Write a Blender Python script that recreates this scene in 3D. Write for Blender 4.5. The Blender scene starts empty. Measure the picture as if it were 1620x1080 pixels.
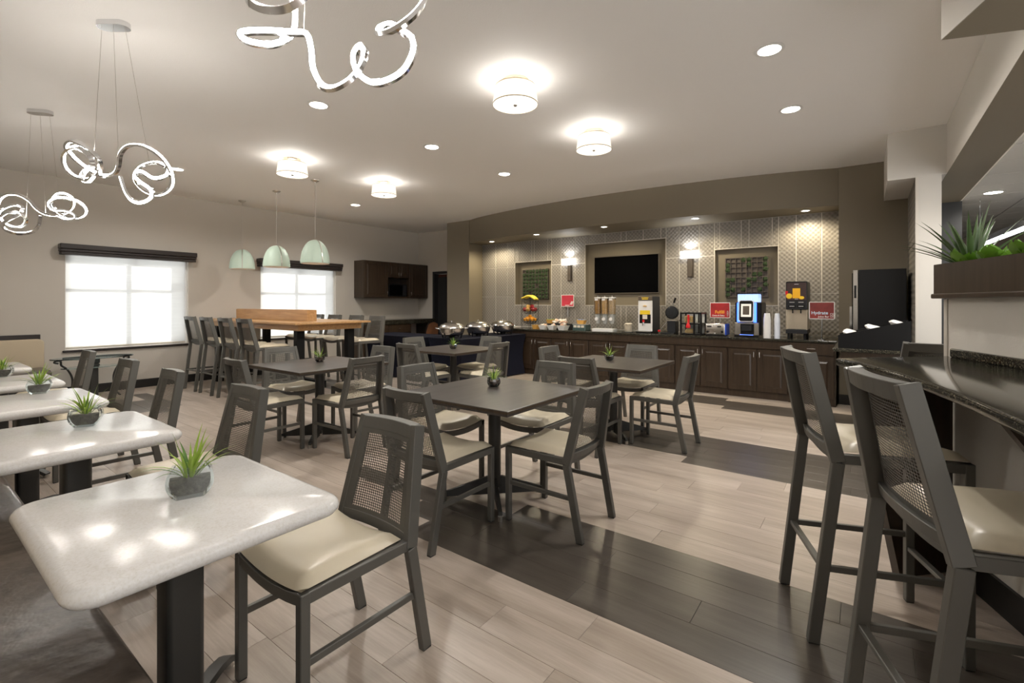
import bpy, bmesh, math, random
from mathutils import Vector, Matrix, Euler
random.seed(7)
PI = math.pi
scene = bpy.context.scene
COL = scene.collection

# ---------------------------------------------------------------- camera
CAM_H = 1.335
FPX, CXP, HYP = 749.0, 810.0, 480.0            # focal length, centre and horizon in photo pixels (1620 x 1080)
YAW = math.atan(560 / 749.0)
cam_data = bpy.data.cameras.new('camera')
cam_data.sensor_width = 36.0
cam_data.lens = 36.0 * FPX / 1620.0
cam_data.shift_y = -60.0 / 1620.0
cam_data.clip_start = 0.02
cam = bpy.data.objects.new('camera', cam_data)
COL.objects.link(cam)
cam.location = (0, 0, CAM_H)
cam.rotation_euler = (PI / 2, 0, YAW - PI / 2)
scene.camera = cam

# ---------------------------------------------------------------- world, sun, exposure
world = bpy.data.worlds.new('world')
scene.world = world
world.use_nodes = True
bg = world.node_tree.nodes['Background']
bg.inputs[0].default_value = (1.0, 0.985, 0.965, 1)
bg.inputs[1].default_value = 1.28
sun_data = bpy.data.lights.new('sun_offscreen', 'SUN')
sun_data.energy = 5.0
sun_data.angle = 0.012
sun_data.color = (1.0, 0.96, 0.9)
sun = bpy.data.objects.new('sun_offscreen', sun_data)
COL.objects.link(sun)
sun.rotation_euler = Vector((-1.0, -1.0, -0.85)).to_track_quat('-Z', 'Y').to_euler()
scene.view_settings.view_transform = 'Standard'
scene.view_settings.look = 'None'
scene.view_settings.gamma = 1.0
scene.view_settings.use_curve_mapping = False
scene.view_settings.exposure = 1.5

# ---------------------------------------------------------------- pixel helpers
FWD = (math.cos(YAW), math.sin(YAW)); RGT = (math.sin(YAW), -math.cos(YAW))
def pix(x, y, z):
    d = x * FWD[0] + y * FWD[1]; l = x * RGT[0] + y * RGT[1]
    if d < 0.05: return None
    return (CXP + FPX * l / d, HYP - FPX * (z - CAM_H) / d)
def at_z(px, py, z):
    d = (z - CAM_H) * FPX / (HYP - py); l = (px - CXP) / FPX * d
    return (FWD[0] * d + RGT[0] * l, FWD[1] * d + RGT[1] * l)
def v_at(px, U):          # V of a pixel column on the plane x = U
    dx = FWD[0] + RGT[0] * (px - CXP) / FPX; dy = FWD[1] + RGT[1] * (px - CXP) / FPX
    return dy * U / dx
def z_at(px, py, U):
    dx = FWD[0] + RGT[0] * (px - CXP) / FPX
    return CAM_H + U / dx * (HYP - py) / FPX

# ---------------------------------------------------------------- materials
M = {}
def nmat(name):
    m = bpy.data.materials.new(name); m.use_nodes = True
    nt = m.node_tree; p = nt.nodes['Principled BSDF']
    M[name] = m
    return m, nt, p
def rgb(c): return (c[0], c[1], c[2], 1.0)
def coords(nt, kind='Object', scale=(1, 1, 1)):
    if kind == 'World':
        g = nt.nodes.new('ShaderNodeNewGeometry'); src = g.outputs['Position']
    else:
        t = nt.nodes.new('ShaderNodeTexCoord'); src = t.outputs[kind]
    mp = nt.nodes.new('ShaderNodeMapping'); mp.inputs['Scale'].default_value = scale
    nt.links.new(src, mp.inputs['Vector'])
    return mp.outputs['Vector']
def noise(nt, vec, scale, detail=4, rough=0.55):
    n = nt.nodes.new('ShaderNodeTexNoise')
    n.inputs['Scale'].default_value = scale; n.inputs['Detail'].default_value = detail; n.inputs['Roughness'].default_value = rough
    nt.links.new(vec, n.inputs['Vector'])
    return n.outputs['Fac']
def ramp(nt, fac, stops):
    r = nt.nodes.new('ShaderNodeValToRGB')
    e = r.color_ramp.elements
    while len(e) < len(stops): e.new(0.5)
    for i, (p, c) in enumerate(stops): e[i].position = p; e[i].color = rgb(c)
    nt.links.new(fac, r.inputs['Fac'])
    return r.outputs['Color']
def bump(nt, p, height, strength, dist=0.01):
    b = nt.nodes.new('ShaderNodeBump'); b.inputs['Strength'].default_value = strength; b.inputs['Distance'].default_value = dist
    nt.links.new(height, b.inputs['Height']); nt.links.new(b.outputs['Normal'], p.inputs['Normal'])
def simple(name, c, rough=0.5, metal=0.0, spec=None, var=0.0, vscale=8, coat=0.0, bmp=0.0, bscale=200):
    m, nt, p = nmat(name)
    p.inputs['Base Color'].default_value = rgb(c); p.inputs['Roughness'].default_value = rough; p.inputs['Metallic'].default_value = metal
    if spec is not None: p.inputs['Specular IOR Level'].default_value = spec
    if coat: p.inputs['Coat Weight'].default_value = coat; p.inputs['Coat Roughness'].default_value = 0.08
    if var or bmp: vec = coords(nt)
    if var:
        f = noise(nt, vec, vscale)
        nt.links.new(ramp(nt, f, [(0.25, [x * (1 - var) for x in c]), (0.75, [min(1, x * (1 + var)) for x in c])]), p.inputs['Base Color'])
    if bmp: bump(nt, p, noise(nt, vec, bscale, 3), bmp, 0.004)
    return m
def emit(name, c, s, base=(0.8, 0.8, 0.8)):
    m, nt, p = nmat(name)
    p.inputs['Base Color'].default_value = rgb(base); p.inputs['Emission Color'].default_value = rgb(c); p.inputs['Emission Strength'].default_value = s
    p.inputs['Roughness'].default_value = 0.6
    return m
def glass(name, c=(0.95, 0.98, 0.97), rough=0.0, ior=1.45, trans=1.0):
    m, nt, p = nmat(name)
    p.inputs['Base Color'].default_value = rgb(c); p.inputs['Roughness'].default_value = rough
    p.inputs['Transmission Weight'].default_value = trans; p.inputs['IOR'].default_value = ior
    return m
def thin_glass(name, c=(0.95, 0.97, 0.97), mix=0.12, rough=0.03):
    m = bpy.data.materials.new(name); m.use_nodes = True; nt = m.node_tree; nt.nodes.clear(); M[name] = m
    o = nt.nodes.new('ShaderNodeOutputMaterial'); t = nt.nodes.new('ShaderNodeBsdfTransparent'); g = nt.nodes.new('ShaderNodeBsdfGlossy'); x = nt.nodes.new('ShaderNodeMixShader')
    lw = nt.nodes.new('ShaderNodeFresnel'); lw.inputs['IOR'].default_value = 1.0 + mix * 2
    t.inputs[0].default_value = rgb(c); g.inputs['Color'].default_value = (1, 1, 1, 1); g.inputs['Roughness'].default_value = rough
    nt.links.new(lw.outputs['Fac'], x.inputs[0]); nt.links.new(t.outputs[0], x.inputs[1]); nt.links.new(g.outputs[0], x.inputs[2]); nt.links.new(x.outputs[0], o.inputs[0])
    return m

simple('wall_paint', (0.54, 0.50, 0.445), 0.75, bmp=0.12, bscale=90)
simple('wall_white', (0.60, 0.57, 0.52), 0.75, bmp=0.12, bscale=90)
simple('ceiling_paint', (0.88, 0.865, 0.845), 0.85, bmp=0.25, bscale=120)
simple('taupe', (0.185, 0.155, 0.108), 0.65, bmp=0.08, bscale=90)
simple('near_black', (0.007, 0.007, 0.007), 0.5, spec=0.2)
simple('jamb_dark', (0.02, 0.02, 0.02), 0.5)
def plank_mat(name, c0, c1, c2, rough):
    m, nt, p = nmat(name)
    g = nt.nodes.new('ShaderNodeNewGeometry'); oi = nt.nodes.new('ShaderNodeObjectInfo')
    sc = nt.nodes.new('ShaderNodeVectorMath'); sc.operation = 'SCALE'; sc.inputs['Scale'].default_value = 17.0
    cmb = nt.nodes.new('ShaderNodeCombineXYZ'); nt.links.new(oi.outputs['Random'], cmb.inputs[0]); nt.links.new(oi.outputs['Random'], cmb.inputs[1])
    nt.links.new(cmb.outputs[0], sc.inputs[0])
    ad = nt.nodes.new('ShaderNodeVectorMath'); nt.links.new(g.outputs['Position'], ad.inputs[0]); nt.links.new(sc.outputs[0], ad.inputs[1])
    mp = nt.nodes.new('ShaderNodeMapping'); mp.inputs['Scale'].default_value = (9.0, 0.9, 1.0); nt.links.new(ad.outputs[0], mp.inputs['Vector'])
    mp2 = nt.nodes.new('ShaderNodeMapping'); mp2.inputs['Scale'].default_value = (90.0, 4.0, 1.0); nt.links.new(ad.outputs[0], mp2.inputs['Vector'])
    f1 = noise(nt, mp.outputs[0], 1.0, 5, 0.6); f2 = noise(nt, mp2.outputs[0], 1.0, 4, 0.7)
    mx = nt.nodes.new('ShaderNodeMath'); mx.operation = 'MULTIPLY_ADD'; mx.inputs[1].default_value = 0.45; nt.links.new(f2, mx.inputs[0]); nt.links.new(f1, mx.inputs[2])
    ms = nt.nodes.new('ShaderNodeMath'); ms.operation = 'MULTIPLY_ADD'; ms.inputs[1].default_value = 0.16; nt.links.new(oi.outputs['Random'], ms.inputs[0]); nt.links.new(mx.outputs[0], ms.inputs[2])
    col = ramp(nt, ms.outputs[0], [(0.55, c0), (0.80, c1), (1.05, c2)])
    nt.links.new(col, p.inputs['Base Color']); p.inputs['Roughness'].default_value = rough
    p.inputs['Specular IOR Level'].default_value = 0.45
    bump(nt, p, f2, 0.08, 0.002)
plank_mat('plank_light', (0.325, 0.265, 0.215), (0.42, 0.352, 0.295), (0.52, 0.445, 0.385), 0.36)
plank_mat('plank_dark', (0.060, 0.050, 0.041), (0.080, 0.068, 0.057), (0.105, 0.091, 0.078), 0.30)
simple('subfloor', (0.10, 0.085, 0.07), 0.8)
simple('powder_grey', (0.118, 0.114, 0.102), 0.42, metal=0.25, bmp=0.03, bscale=400)
simple('powder_dark', (0.042, 0.041, 0.038), 0.42, metal=0.2)
simple('foot_cap', (0.02, 0.02, 0.02), 0.5)
simple('cream_vinyl', (0.66, 0.585, 0.445), 0.34, var=0.05, vscale=6, bmp=0.05, bscale=250)
simple('bench_vinyl', (0.105, 0.085, 0.070), 0.30, var=0.45, vscale=11, bmp=0.9, bscale=16)
simple('beige_fabric', (0.55, 0.46, 0.33), 0.85, bmp=0.15, bscale=300)
def quartz():
    m, nt, p = nmat('white_quartz'); v = coords(nt)
    f = noise(nt, v, 160, 2, 0.6); f2 = noise(nt, v, 30, 4)
    ad = nt.nodes.new('ShaderNodeMath'); ad.operation = 'MULTIPLY_ADD'; ad.inputs[1].default_value = 0.35; nt.links.new(f2, ad.inputs[0]); nt.links.new(f, ad.inputs[2])
    p.inputs['Specular IOR Level'].default_value = 0.4; nt.links.new(ramp(nt, ad.outputs[0], [(0.45, (0.66, 0.64, 0.605)), (0.62, (0.715, 0.70, 0.68)), (0.8, (0.75, 0.74, 0.73))]), p.inputs['Base Color'])
    p.inputs['Roughness'].default_value = 0.17
quartz()
def granite(name, c0, c1, c2, scale, rough):
    m, nt, p = nmat(name); v = coords(nt, 'World')
    vo = nt.nodes.new('ShaderNodeTexVoronoi'); vo.inputs['Scale'].default_value = scale; nt.links.new(v, vo.inputs['Vector'])
    f = noise(nt, v, scale * 0.7, 3)
    ad = nt.nodes.new('ShaderNodeMath'); ad.operation = 'MULTIPLY_ADD'; ad.inputs[1].default_value = 0.5
    sep = nt.nodes.new('ShaderNodeSeparateColor'); nt.links.new(vo.outputs['Color'], sep.inputs[0])
    nt.links.new(sep.outputs[0], ad.inputs[0]); nt.links.new(f, ad.inputs[2])
    nt.links.new(ramp(nt, ad.outputs[0], [(0.45, c0), (0.85, c1), (1.0, c2)]), p.inputs['Base Color']); p.inputs['Roughness'].default_value = rough
granite('granite', (0.006, 0.006, 0.005), (0.022, 0.021, 0.016), (0.11, 0.10, 0.07), 190, 0.12)
def wood(name, c0, c1, rough, scale=(3, 40, 40), coat=0.0, spec=0.5):
    m, nt, p = nmat(name); p.inputs['Specular IOR Level'].default_value = spec; v = coords(nt, 'Object', scale)
    f = noise(nt, v, 1.0, 5, 0.6)
    nt.links.new(ramp(nt, f, [(0.3, c0), (0.72, c1)]), p.inputs['Base Color']); p.inputs['Roughness'].default_value = rough
    if coat: p.inputs['Coat Weight'].default_value = coat; p.inputs['Coat Roughness'].default_value = 0.15
wood('table_laminate', (0.042, 0.036, 0.032), (0.085, 0.074, 0.066), 0.3, (2, 14, 14))
wood('table_edge', (0.05, 0.033, 0.02), (0.085, 0.058, 0.036), 0.45)
wood('cabinet_wood', (0.028, 0.0175, 0.0105), (0.056, 0.036, 0.0225), 0.3, (30, 30, 2.5))
wood('oak', (0.40, 0.215, 0.085), (0.58, 0.345, 0.155), 0.42, (40, 2.2, 40))
simple('bamboo', (0.62, 0.34, 0.08), 0.5, var=0.1)
simple('chrome', (0.75, 0.75, 0.76), 0.12, metal=1.0)
simple('steel', (0.62, 0.60, 0.57), 0.24, metal=1.0)
simple('nickel', (0.55, 0.52, 0.48), 0.28, metal=1.0)
simple('bronze', (0.16, 0.135, 0.11), 0.38, metal=0.8)
simple('plastic_black', (0.008, 0.008, 0.0085), 0.34, spec=0.22)
simple('plastic_dark', (0.02, 0.021, 0.024), 0.4, spec=0.25)
simple('plastic_white', (0.78, 0.77, 0.75), 0.4)
simple('paper_white', (0.80, 0.79, 0.77), 0.7)
simple('plate_cream', (0.72, 0.66, 0.56), 0.5)
simple('screen', (0.002, 0.002, 0.0022), 0.22, spec=0.02)
simple('cloth_navy', (0.009, 0.010, 0.019), 0.75, spec=0.12, bmp=0.1, bscale=300)
simple('valance_wood', (0.026, 0.020, 0.019), 0.35)
simple('base_black', (0.010, 0.009, 0.008), 0.4)
simple('grout', (0.74, 0.70, 0.63), 0.8)
simple('trim_light', (0.62, 0.58, 0.52), 0.4, metal=0.3)
def tile_mat():
    m, nt, p = nmat('tile'); g = nt.nodes.new('ShaderNodeNewGeometry'); s = nt.nodes.new('ShaderNodeSeparateXYZ'); nt.links.new(g.outputs['Position'], s.inputs[0])
    def wv(sa, sb):
        a = nt.nodes.new('ShaderNodeMath'); a.operation = 'MULTIPLY'; a.inputs[1].default_value = sa; nt.links.new(s.outputs['Y'], a.inputs[0])
        b = nt.nodes.new('ShaderNodeMath'); b.operation = 'MULTIPLY_ADD'; b.inputs[1].default_value = sb; nt.links.new(s.outputs['Z'], b.inputs[0]); nt.links.new(a.outputs[0], b.inputs[2])
        c = nt.nodes.new('ShaderNodeMath'); c.operation = 'SINE'; nt.links.new(b.outputs[0], c.inputs[0]); return c.outputs[0]
    w1, w2 = wv(95, 95), wv(95, -95)
    mu = nt.nodes.new('ShaderNodeMath'); mu.operation = 'ADD'; nt.links.new(w1, mu.inputs[0]); nt.links.new(w2, mu.inputs[1])
    sc = nt.nodes.new('ShaderNodeMath'); sc.operation = 'MULTIPLY_ADD'; sc.inputs[1].default_value = 0.25; sc.inputs[2].default_value = 0.5; nt.links.new(mu.outputs[0], sc.inputs[0])
    oi = nt.nodes.new('ShaderNodeObjectInfo'); ov = nt.nodes.new('ShaderNodeMath'); ov.operation = 'MULTIPLY_ADD'; ov.inputs[1].default_value = 0.25; nt.links.new(oi.outputs['Random'], ov.inputs[0]); nt.links.new(sc.outputs[0], ov.inputs[2])
    nt.links.new(ramp(nt, ov.outputs[0], [(0.0, (0.15, 0.135, 0.118)), (1.2, (0.285, 0.262, 0.232))]), p.inputs['Base Color'])
    p.inputs['Roughness'].default_value = 0.4
    bump(nt, p, sc.outputs[0], 0.45, 0.008)
tile_mat()
def shade_mat():
    m = bpy.data.materials.new('roller_shade'); m.use_nodes = True; nt = m.node_tree; nt.nodes.clear(); M['roller_shade'] = m
    o = nt.nodes.new('ShaderNodeOutputMaterial'); t = nt.nodes.new('ShaderNodeBsdfTranslucent'); d = nt.nodes.new('ShaderNodeBsdfDiffuse'); x = nt.nodes.new('ShaderNodeMixShader'); x.inputs[0].default_value = 0.3
    v = coords(nt, 'Object', (2, 2, 160)); f = noise(nt, v, 1.0, 3)
    c = ramp(nt, f, [(0.3, (0.70, 0.70, 0.70)), (0.7, (0.78, 0.778, 0.776))])
    nt.links.new(c, t.inputs[0]); nt.links.new(c, d.inputs[0]); nt.links.new(t.outputs[0], x.inputs[1]); nt.links.new(d.outputs[0], x.inputs[2]); nt.links.new(x.outputs[0], o.inputs[0])
shade_mat()
simple('window_frame', (0.75, 0.74, 0.72), 0.5)
thin_glass('pane_glass')
glass('vase_glass', (0.93, 0.96, 0.94), 0.0, 1.45)
thin_glass('clear_glass', (0.94, 0.96, 0.96), 0.22)
glass('table_glass', (0.62, 0.84, 0.88), 0.02, 1.45)
simple('soil', (0.085, 0.075, 0.062), 0.9, var=0.5, vscale=60, bmp=0.5, bscale=80)
simple('pebbles', (0.12, 0.108, 0.09), 0.8, var=0.5, vscale=70, bmp=0.6, bscale=90)
simple('soil_brown', (0.07, 0.035, 0.02), 0.8, var=0.5, vscale=60, bmp=0.5, bscale=80)
simple('leaf_green', (0.30, 0.44, 0.06), 0.42, var=0.35, vscale=25)
simple('leaf_deep', (0.10, 0.21, 0.035), 0.42, var=0.35, vscale=25)
simple('leaf_yucca', (0.075, 0.125, 0.045), 0.42, var=0.35, vscale=10)
simple('leaf_bright', (0.14, 0.31, 0.025), 0.4, var=0.2, vscale=20)
simple('moss', (0.024, 0.044, 0.015), 0.95, var=0.5, vscale=90, bmp=0.9, bscale=160)
simple('art_board', (0.085, 0.068, 0.056), 0.6, var=0.2, vscale=20)
simple('mint', (0.56, 0.70, 0.60), 0.5, bmp=0.03, bscale=200)
simple('lamp_inner', (0.85, 0.82, 0.74), 0.6)
emit('lamp_fabric', (1.0, 0.91, 0.76), 0.30, (0.85, 0.82, 0.75))
emit('lamp_diffuser', (1.0, 0.96, 0.88), 0.7, (0.9, 0.9, 0.88))
emit('downlight_glow', (1.0, 0.94, 0.82), 9.0)
emit('led_strip', (1.0, 0.95, 0.88), 24.0)
emit('bulb', (1.0, 0.86, 0.62), 8.0)
emit('sconce_glass', (1.0, 0.98, 0.94), 2.6)
emit('blue_glow', (0.05, 0.16, 1.0), 1.3, (0.05, 0.1, 0.6))
emit('blue_hopper', (0.3, 0.45, 1.0), 0.5, (0.4, 0.5, 0.9))
emit('tube_light', (0.85, 0.9, 1.0), 5.0)
emit('lit_display', (0.85, 0.8, 0.7), 0.25, (0.5, 0.48, 0.42))
simple('banana', (0.80, 0.62, 0.05), 0.45, var=0.15, vscale=20)
simple('banana_tip', (0.22, 0.2, 0.05), 0.6)
simple('apple_red', (0.34, 0.018, 0.022), 0.25, var=0.4, vscale=12)
simple('apple_yellow', (0.72, 0.42, 0.12), 0.3, var=0.2, vscale=12)
simple('orange_skin', (0.85, 0.36, 0.015), 0.45, bmp=0.2, bscale=150)
simple('wrap_peach', (0.72, 0.47, 0.33), 0.4, var=0.3, vscale=40)
simple('wrap_white', (0.72, 0.66, 0.60), 0.35, var=0.25, vscale=40)
simple('wrap_green', (0.25, 0.46, 0.12), 0.45, var=0.35, vscale=30)
simple('packet_blue', (0.05, 0.2, 0.62), 0.4, var=0.3, vscale=40)
simple('packet_pale', (0.55, 0.66, 0.8), 0.4)
simple('cereal_brown', (0.42, 0.235, 0.075), 0.7, var=0.6, vscale=70, bmp=0.8, bscale=70)
simple('cereal_gold', (0.62, 0.40, 0.17), 0.7, var=0.5, vscale=70, bmp=0.8, bscale=70)
simple('cereal_pale', (0.60, 0.44, 0.26), 0.7, var=0.5, vscale=90, bmp=0.8, bscale=90)
simple('bread', (0.62, 0.42, 0.20), 0.7, var=0.2, vscale=15)
simple('tong_red', (0.62, 0.01, 0.015), 0.35)
simple('sign_red', (0.40, 0.018, 0.022), 0.45, var=0.45, vscale=5)
simple('sign_maroon', (0.23, 0.030, 0.026), 0.45, var=0.5, vscale=5)
simple('sign_pink', (0.50, 0.035, 0.06), 0.45, var=0.2, vscale=5)
simple('text_orange', (0.90, 0.42, 0.04), 0.5)
simple('text_blue', (0.62, 0.80, 0.92), 0.5)
simple('text_white', (0.82, 0.80, 0.78), 0.5)
simple('yellow', (0.85, 0.60, 0.02), 0.5)
simple('juice', (0.88, 0.46, 0.01), 0.4)
simple('juice_panel', (0.045, 0.022, 0.020), 0.35)
simple('steel_warm', (0.68, 0.61, 0.50), 0.3, metal=0.9)
simple('blue_plastic', (0.02, 0.08, 0.55), 0.35)
simple('glass_green', (0.07, 0.11, 0.10), 0.12)
simple('acrylic', (0.42, 0.43, 0.42), 0.15)
simple('chair_brown', (0.22, 0.095, 0.045), 0.55, var=0.2)
simple('door_red', (0.10, 0.022, 0.010), 0.4)
simple('ceiling_tile', (0.60, 0.585, 0.54), 0.8, bmp=0.2, bscale=150)
simple('far_wall_brown', (0.16, 0.11, 0.06), 0.45)
simple('cup_blue_white', (0.70, 0.74, 0.82), 0.45)
# ---------------------------------------------------------------- mesh builder
class MB:
    def __init__(s): s.v = []; s.f = []
    def add(s, vs, fs):
        o = len(s.v); s.v += [tuple(p) for p in vs]; s.f += [tuple(i + o for i in f) for f in fs]; return s
    def box(s, x0, x1, y0, y1, z0, z1):
        vs = [(x, y, z) for z in (z0, z1) for y in (y0, y1) for x in (x0, x1)]
        return s.add(vs, [(0, 2, 3, 1), (4, 5, 7, 6), (0, 1, 5, 4), (2, 6, 7, 3), (0, 4, 6, 2), (1, 3, 7, 5)])
    def bar(s, p, q, w, d, side=(1, 0, 0)):
        p, q = Vector(p), Vector(q); t = (q - p).normalized(); a = Vector(side); a = (a - t * a.dot(t)).normalized(); b = t.cross(a)
        vs = []
        for c in (p, q):
            for sx, sy in ((-1, -1), (1, -1), (1, 1), (-1, 1)): vs.append(c + a * (sx * w / 2) + b * (sy * d / 2))
        return s.add(vs, [(3, 2, 1, 0), (4, 5, 6, 7), (0, 1, 5, 4), (1, 2, 6, 5), (2, 3, 7, 6), (3, 0, 4, 7)])
    def sweep(s, path, prof, side, closed=False):
        """prof: list of (a,b) offsets along side vector and normal; path list of points; side: function i,t -> vector"""
        n = len(path); k = len(prof); vs = []
        P = [Vector(p) for p in path]
        for i in range(n):
            if closed: t = P[(i + 1) % n] - P[i - 1]
            else: t = P[min(i + 1, n - 1)] - P[max(i - 1, 0)]
            t.normalize(); a = Vector(side(i, t)); a = (a - t * a.dot(t)).normalized(); b = t.cross(a)
            for (u, w) in prof: vs.append(P[i] + a * u + b * w)
        fs = []
        for i in range(n if closed else n - 1):
            j = (i + 1) % n
            for m in range(k): fs.append((i * k + m, i * k + (m + 1) % k, j * k + (m + 1) % k, j * k + m))
        if not closed: fs.append(tuple(range(k))[::-1]); fs.append(tuple((n - 1) * k + m for m in range(k)))
        return s.add(vs, fs)
    def tube(s, path, r, n=6, closed=False, rend=None):
        P = [Vector(p) for p in path]; N = len(P); vs = []; prev = None
        for i in range(N):
            if closed: t = P[(i + 1) % N] - P[i - 1]
            else: t = P[min(i + 1, N - 1)] - P[max(i - 1, 0)]
            if t.length < 1e-9: t = Vector((0, 0, 1))
            t.normalize()
            if prev is None:
                a = Vector((0, 0, 1)) if abs(t.z) < 0.9 else Vector((1, 0, 0))
            else: a = prev
            a = (a - t * a.dot(t)).normalized(); prev = a; b = t.cross(a)
            rr = r if rend is None else r + (rend - r) * i / (N - 1)
            for k in range(n):
                an = 2 * PI * k / n; vs.append(P[i] + a * (rr * math.cos(an)) + b * (rr * math.sin(an)))
        fs = []
        for i in range(N if closed else N - 1):
            j = (i + 1) % N
            for m in range(n): fs.append((i * n + m, i * n + (m + 1) % n, j * n + (m + 1) % n, j * n + m))
        if not closed: fs.append(tuple(range(n))[::-1]); fs.append(tuple((N - 1) * n + m for m in range(n)))
        return s.add(vs, fs)
    def lathe(s, prof, n=20, c=(0, 0, 0), sx=1.0, sy=1.0):
        vs = []; k = len(prof)
        for (r, z) in prof:
            for i in range(n):
                a = 2 * PI * i / n; vs.append((c[0] + sx * r * math.cos(a), c[1] + sy * r * math.sin(a), c[2] + z))
        fs = []
        for j in range(k - 1):
            for i in range(n): fs.append((j * n + i, j * n + (i + 1) % n, (j + 1) * n + (i + 1) % n, (j + 1) * n + i))
        if prof[0][0] > 1e-6: fs.append(tuple(range(n))[::-1])
        if prof[-1][0] > 1e-6: fs.append(tuple((k - 1) * n + i for i in range(n)))
        return s.add(vs, fs)
    def cyl(s, c, r, h, n=20, r2=None): return s.lathe([(r, 0), (r if r2 is None else r2, h)], n, c)
    def ycyl(s, c, r, l, n=16):      # cylinder along y
        vs = []
        for y in (0, l):
            for i in range(n): a = 2 * PI * i / n; vs.append((c[0] + r * math.cos(a), c[1] + y, c[2] + r * math.sin(a)))
        fs = [(i, n + i, n + (i + 1) % n, (i + 1) % n) for i in range(n)] + [tuple(range(n)), tuple(n + i for i in range(n))[::-1]]
        return s.add(vs, fs)
    def prism(s, poly, z0, z1):
        n = len(poly); vs = [(x, y, z0) for x, y in poly] + [(x, y, z1) for x, y in poly]
        return s.add(vs, [tuple(range(n))[::-1], tuple(range(n, 2 * n))] + [(i, (i + 1) % n, n + (i + 1) % n, n + i) for i in range(n)])
    def yprism(s, poly, y0, y1):     # polygon in x,z extruded along y
        n = len(poly); vs = [(x, y0, z) for x, z in poly] + [(x, y1, z) for x, z in poly]
        return s.add(vs, [tuple(range(n)), tuple(range(n, 2 * n))[::-1]] + [(i, n + i, n + (i + 1) % n, (i + 1) % n) for i in range(n)])
    def grid(s, fn, nu, nv):
        vs = [fn(i / nu, j / nv) for j in range(nv + 1) for i in range(nu + 1)]
        return s.add(vs, [(j * (nu + 1) + i, j * (nu + 1) + i + 1, (j + 1) * (nu + 1) + i + 1, (j + 1) * (nu + 1) + i) for j in range(nv) for i in range(nu)])
    def ball(s, c, r, n=10, m=7, sz=1.0):
        prof = [(max(1e-7, r * math.sin(PI * j / m)), -sz * r * math.cos(PI * j / m)) for j in range(m + 1)]
        return s.lathe(prof, n, c)
    def mesh(s, name, bevel=0.0, seg=1, smooth=None, fix=True):
        me = bpy.data.meshes.new(name); me.from_pydata([tuple(p) for p in s.v], [], s.f)
        if fix or bevel:
            bm = bmesh.new(); bm.from_mesh(me)
            bmesh.ops.remove_doubles(bm, verts=bm.verts, dist=1e-6)
            if fix: bmesh.ops.recalc_face_normals(bm, faces=bm.faces)
            if bevel:
                es = [e for e in bm.edges if len(e.link_faces) == 2 and e.calc_face_angle(0) > 0.6]
                bmesh.ops.bevel(bm, geom=es, offset=bevel, segments=seg, profile=0.5, affect='EDGES', clamp_overlap=True)
            bm.to_mesh(me); bm.free()
        if smooth:
            me.polygons.foreach_set('use_smooth', [True] * len(me.polygons)); me.set_sharp_from_angle(angle=smooth)
        me.update()
        return me
    def obj(s, name, mat, parent=None, bevel=0.0, seg=1, smooth=None, fix=True, label=None):
        me = s.mesh(name, bevel, seg, smooth, fix); me.materials.append(M[mat])
        return mk(name, me, parent, label)
def mk(name, me, parent=None, label=None):
    o = bpy.data.objects.new(name, me); COL.objects.link(o)
    if parent: o.parent = parent
    if label: o['label'] = label
    return o
def tag(o, label, cat, group=None):
    o['label'] = label; o['category'] = cat
    if group: o['group'] = group
    return o
def thing(name, label, cat, loc=(0, 0, 0), rz=0.0, group=None):
    o = bpy.data.objects.new(name, None); o.empty_display_size = 0.1; COL.objects.link(o)
    o.location = loc; o.rotation_euler = (0, 0, rz)
    return tag(o, label, cat, group)
def struct(o):
    o['kind'] = 'structure'; return o
def dup(root, loc, rz, label, group=None, scale=None):
    r = root.copy(); COL.objects.link(r); r.location = loc; r.rotation_euler = (0, 0, rz); r['label'] = label
    if scale: r.scale = scale
    if group: r['group'] = group
    for ch in list(root.children):
        c = ch.copy(); COL.objects.link(c); c.parent = r
        for g in list(ch.children):
            d = g.copy(); COL.objects.link(d); d.parent = c
    return r
def text_mesh(txt, size, mat, bold=0.0):
    cu = bpy.data.curves.new('text', 'FONT'); cu.body = txt; cu.size = size; cu.align_x = 'LEFT'; cu.extrude = 0.0006; cu.offset = bold
    o = bpy.data.objects.new('text', cu); COL.objects.link(o)
    dg = bpy.context.evaluated_depsgraph_get(); me = bpy.data.meshes.new_from_object(o.evaluated_get(dg))
    bpy.data.objects.remove(o); bpy.data.curves.remove(cu); me.materials.clear(); me.materials.append(M[mat])
    return me
def catmull(pts, n=8, closed=False):
    P = [Vector(p) for p in pts]; out = []; N = len(P)
    for i in range(N if closed else N - 1):
        p0 = P[(i - 1) % N] if closed or i > 0 else P[0]; p1 = P[i]; p2 = P[(i + 1) % N]; p3 = P[(i + 2) % N] if closed or i + 2 < N else P[-1]
        for k in range(n):
            t = k / n
            out.append(0.5 * ((2 * p1) + (p2 - p0) * t + (2 * p0 - 5 * p1 + 4 * p2 - p3) * t * t + (3 * p1 - p0 - 3 * p2 + p3) * t ** 3))
    if not closed: out.append(P[-1])
    return out

# ================================================================ the setting
CH = 3.14            # main ceiling
HB = 2.64            # bottom of headers and soffits
VW = 9.25            # window wall
UE = 8.33            # end wall beside the buffet
UP = 7.65            # face of the buffet piers
UT = 8.09            # face of the tiles
UC = 7.40            # cabinet fronts
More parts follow.
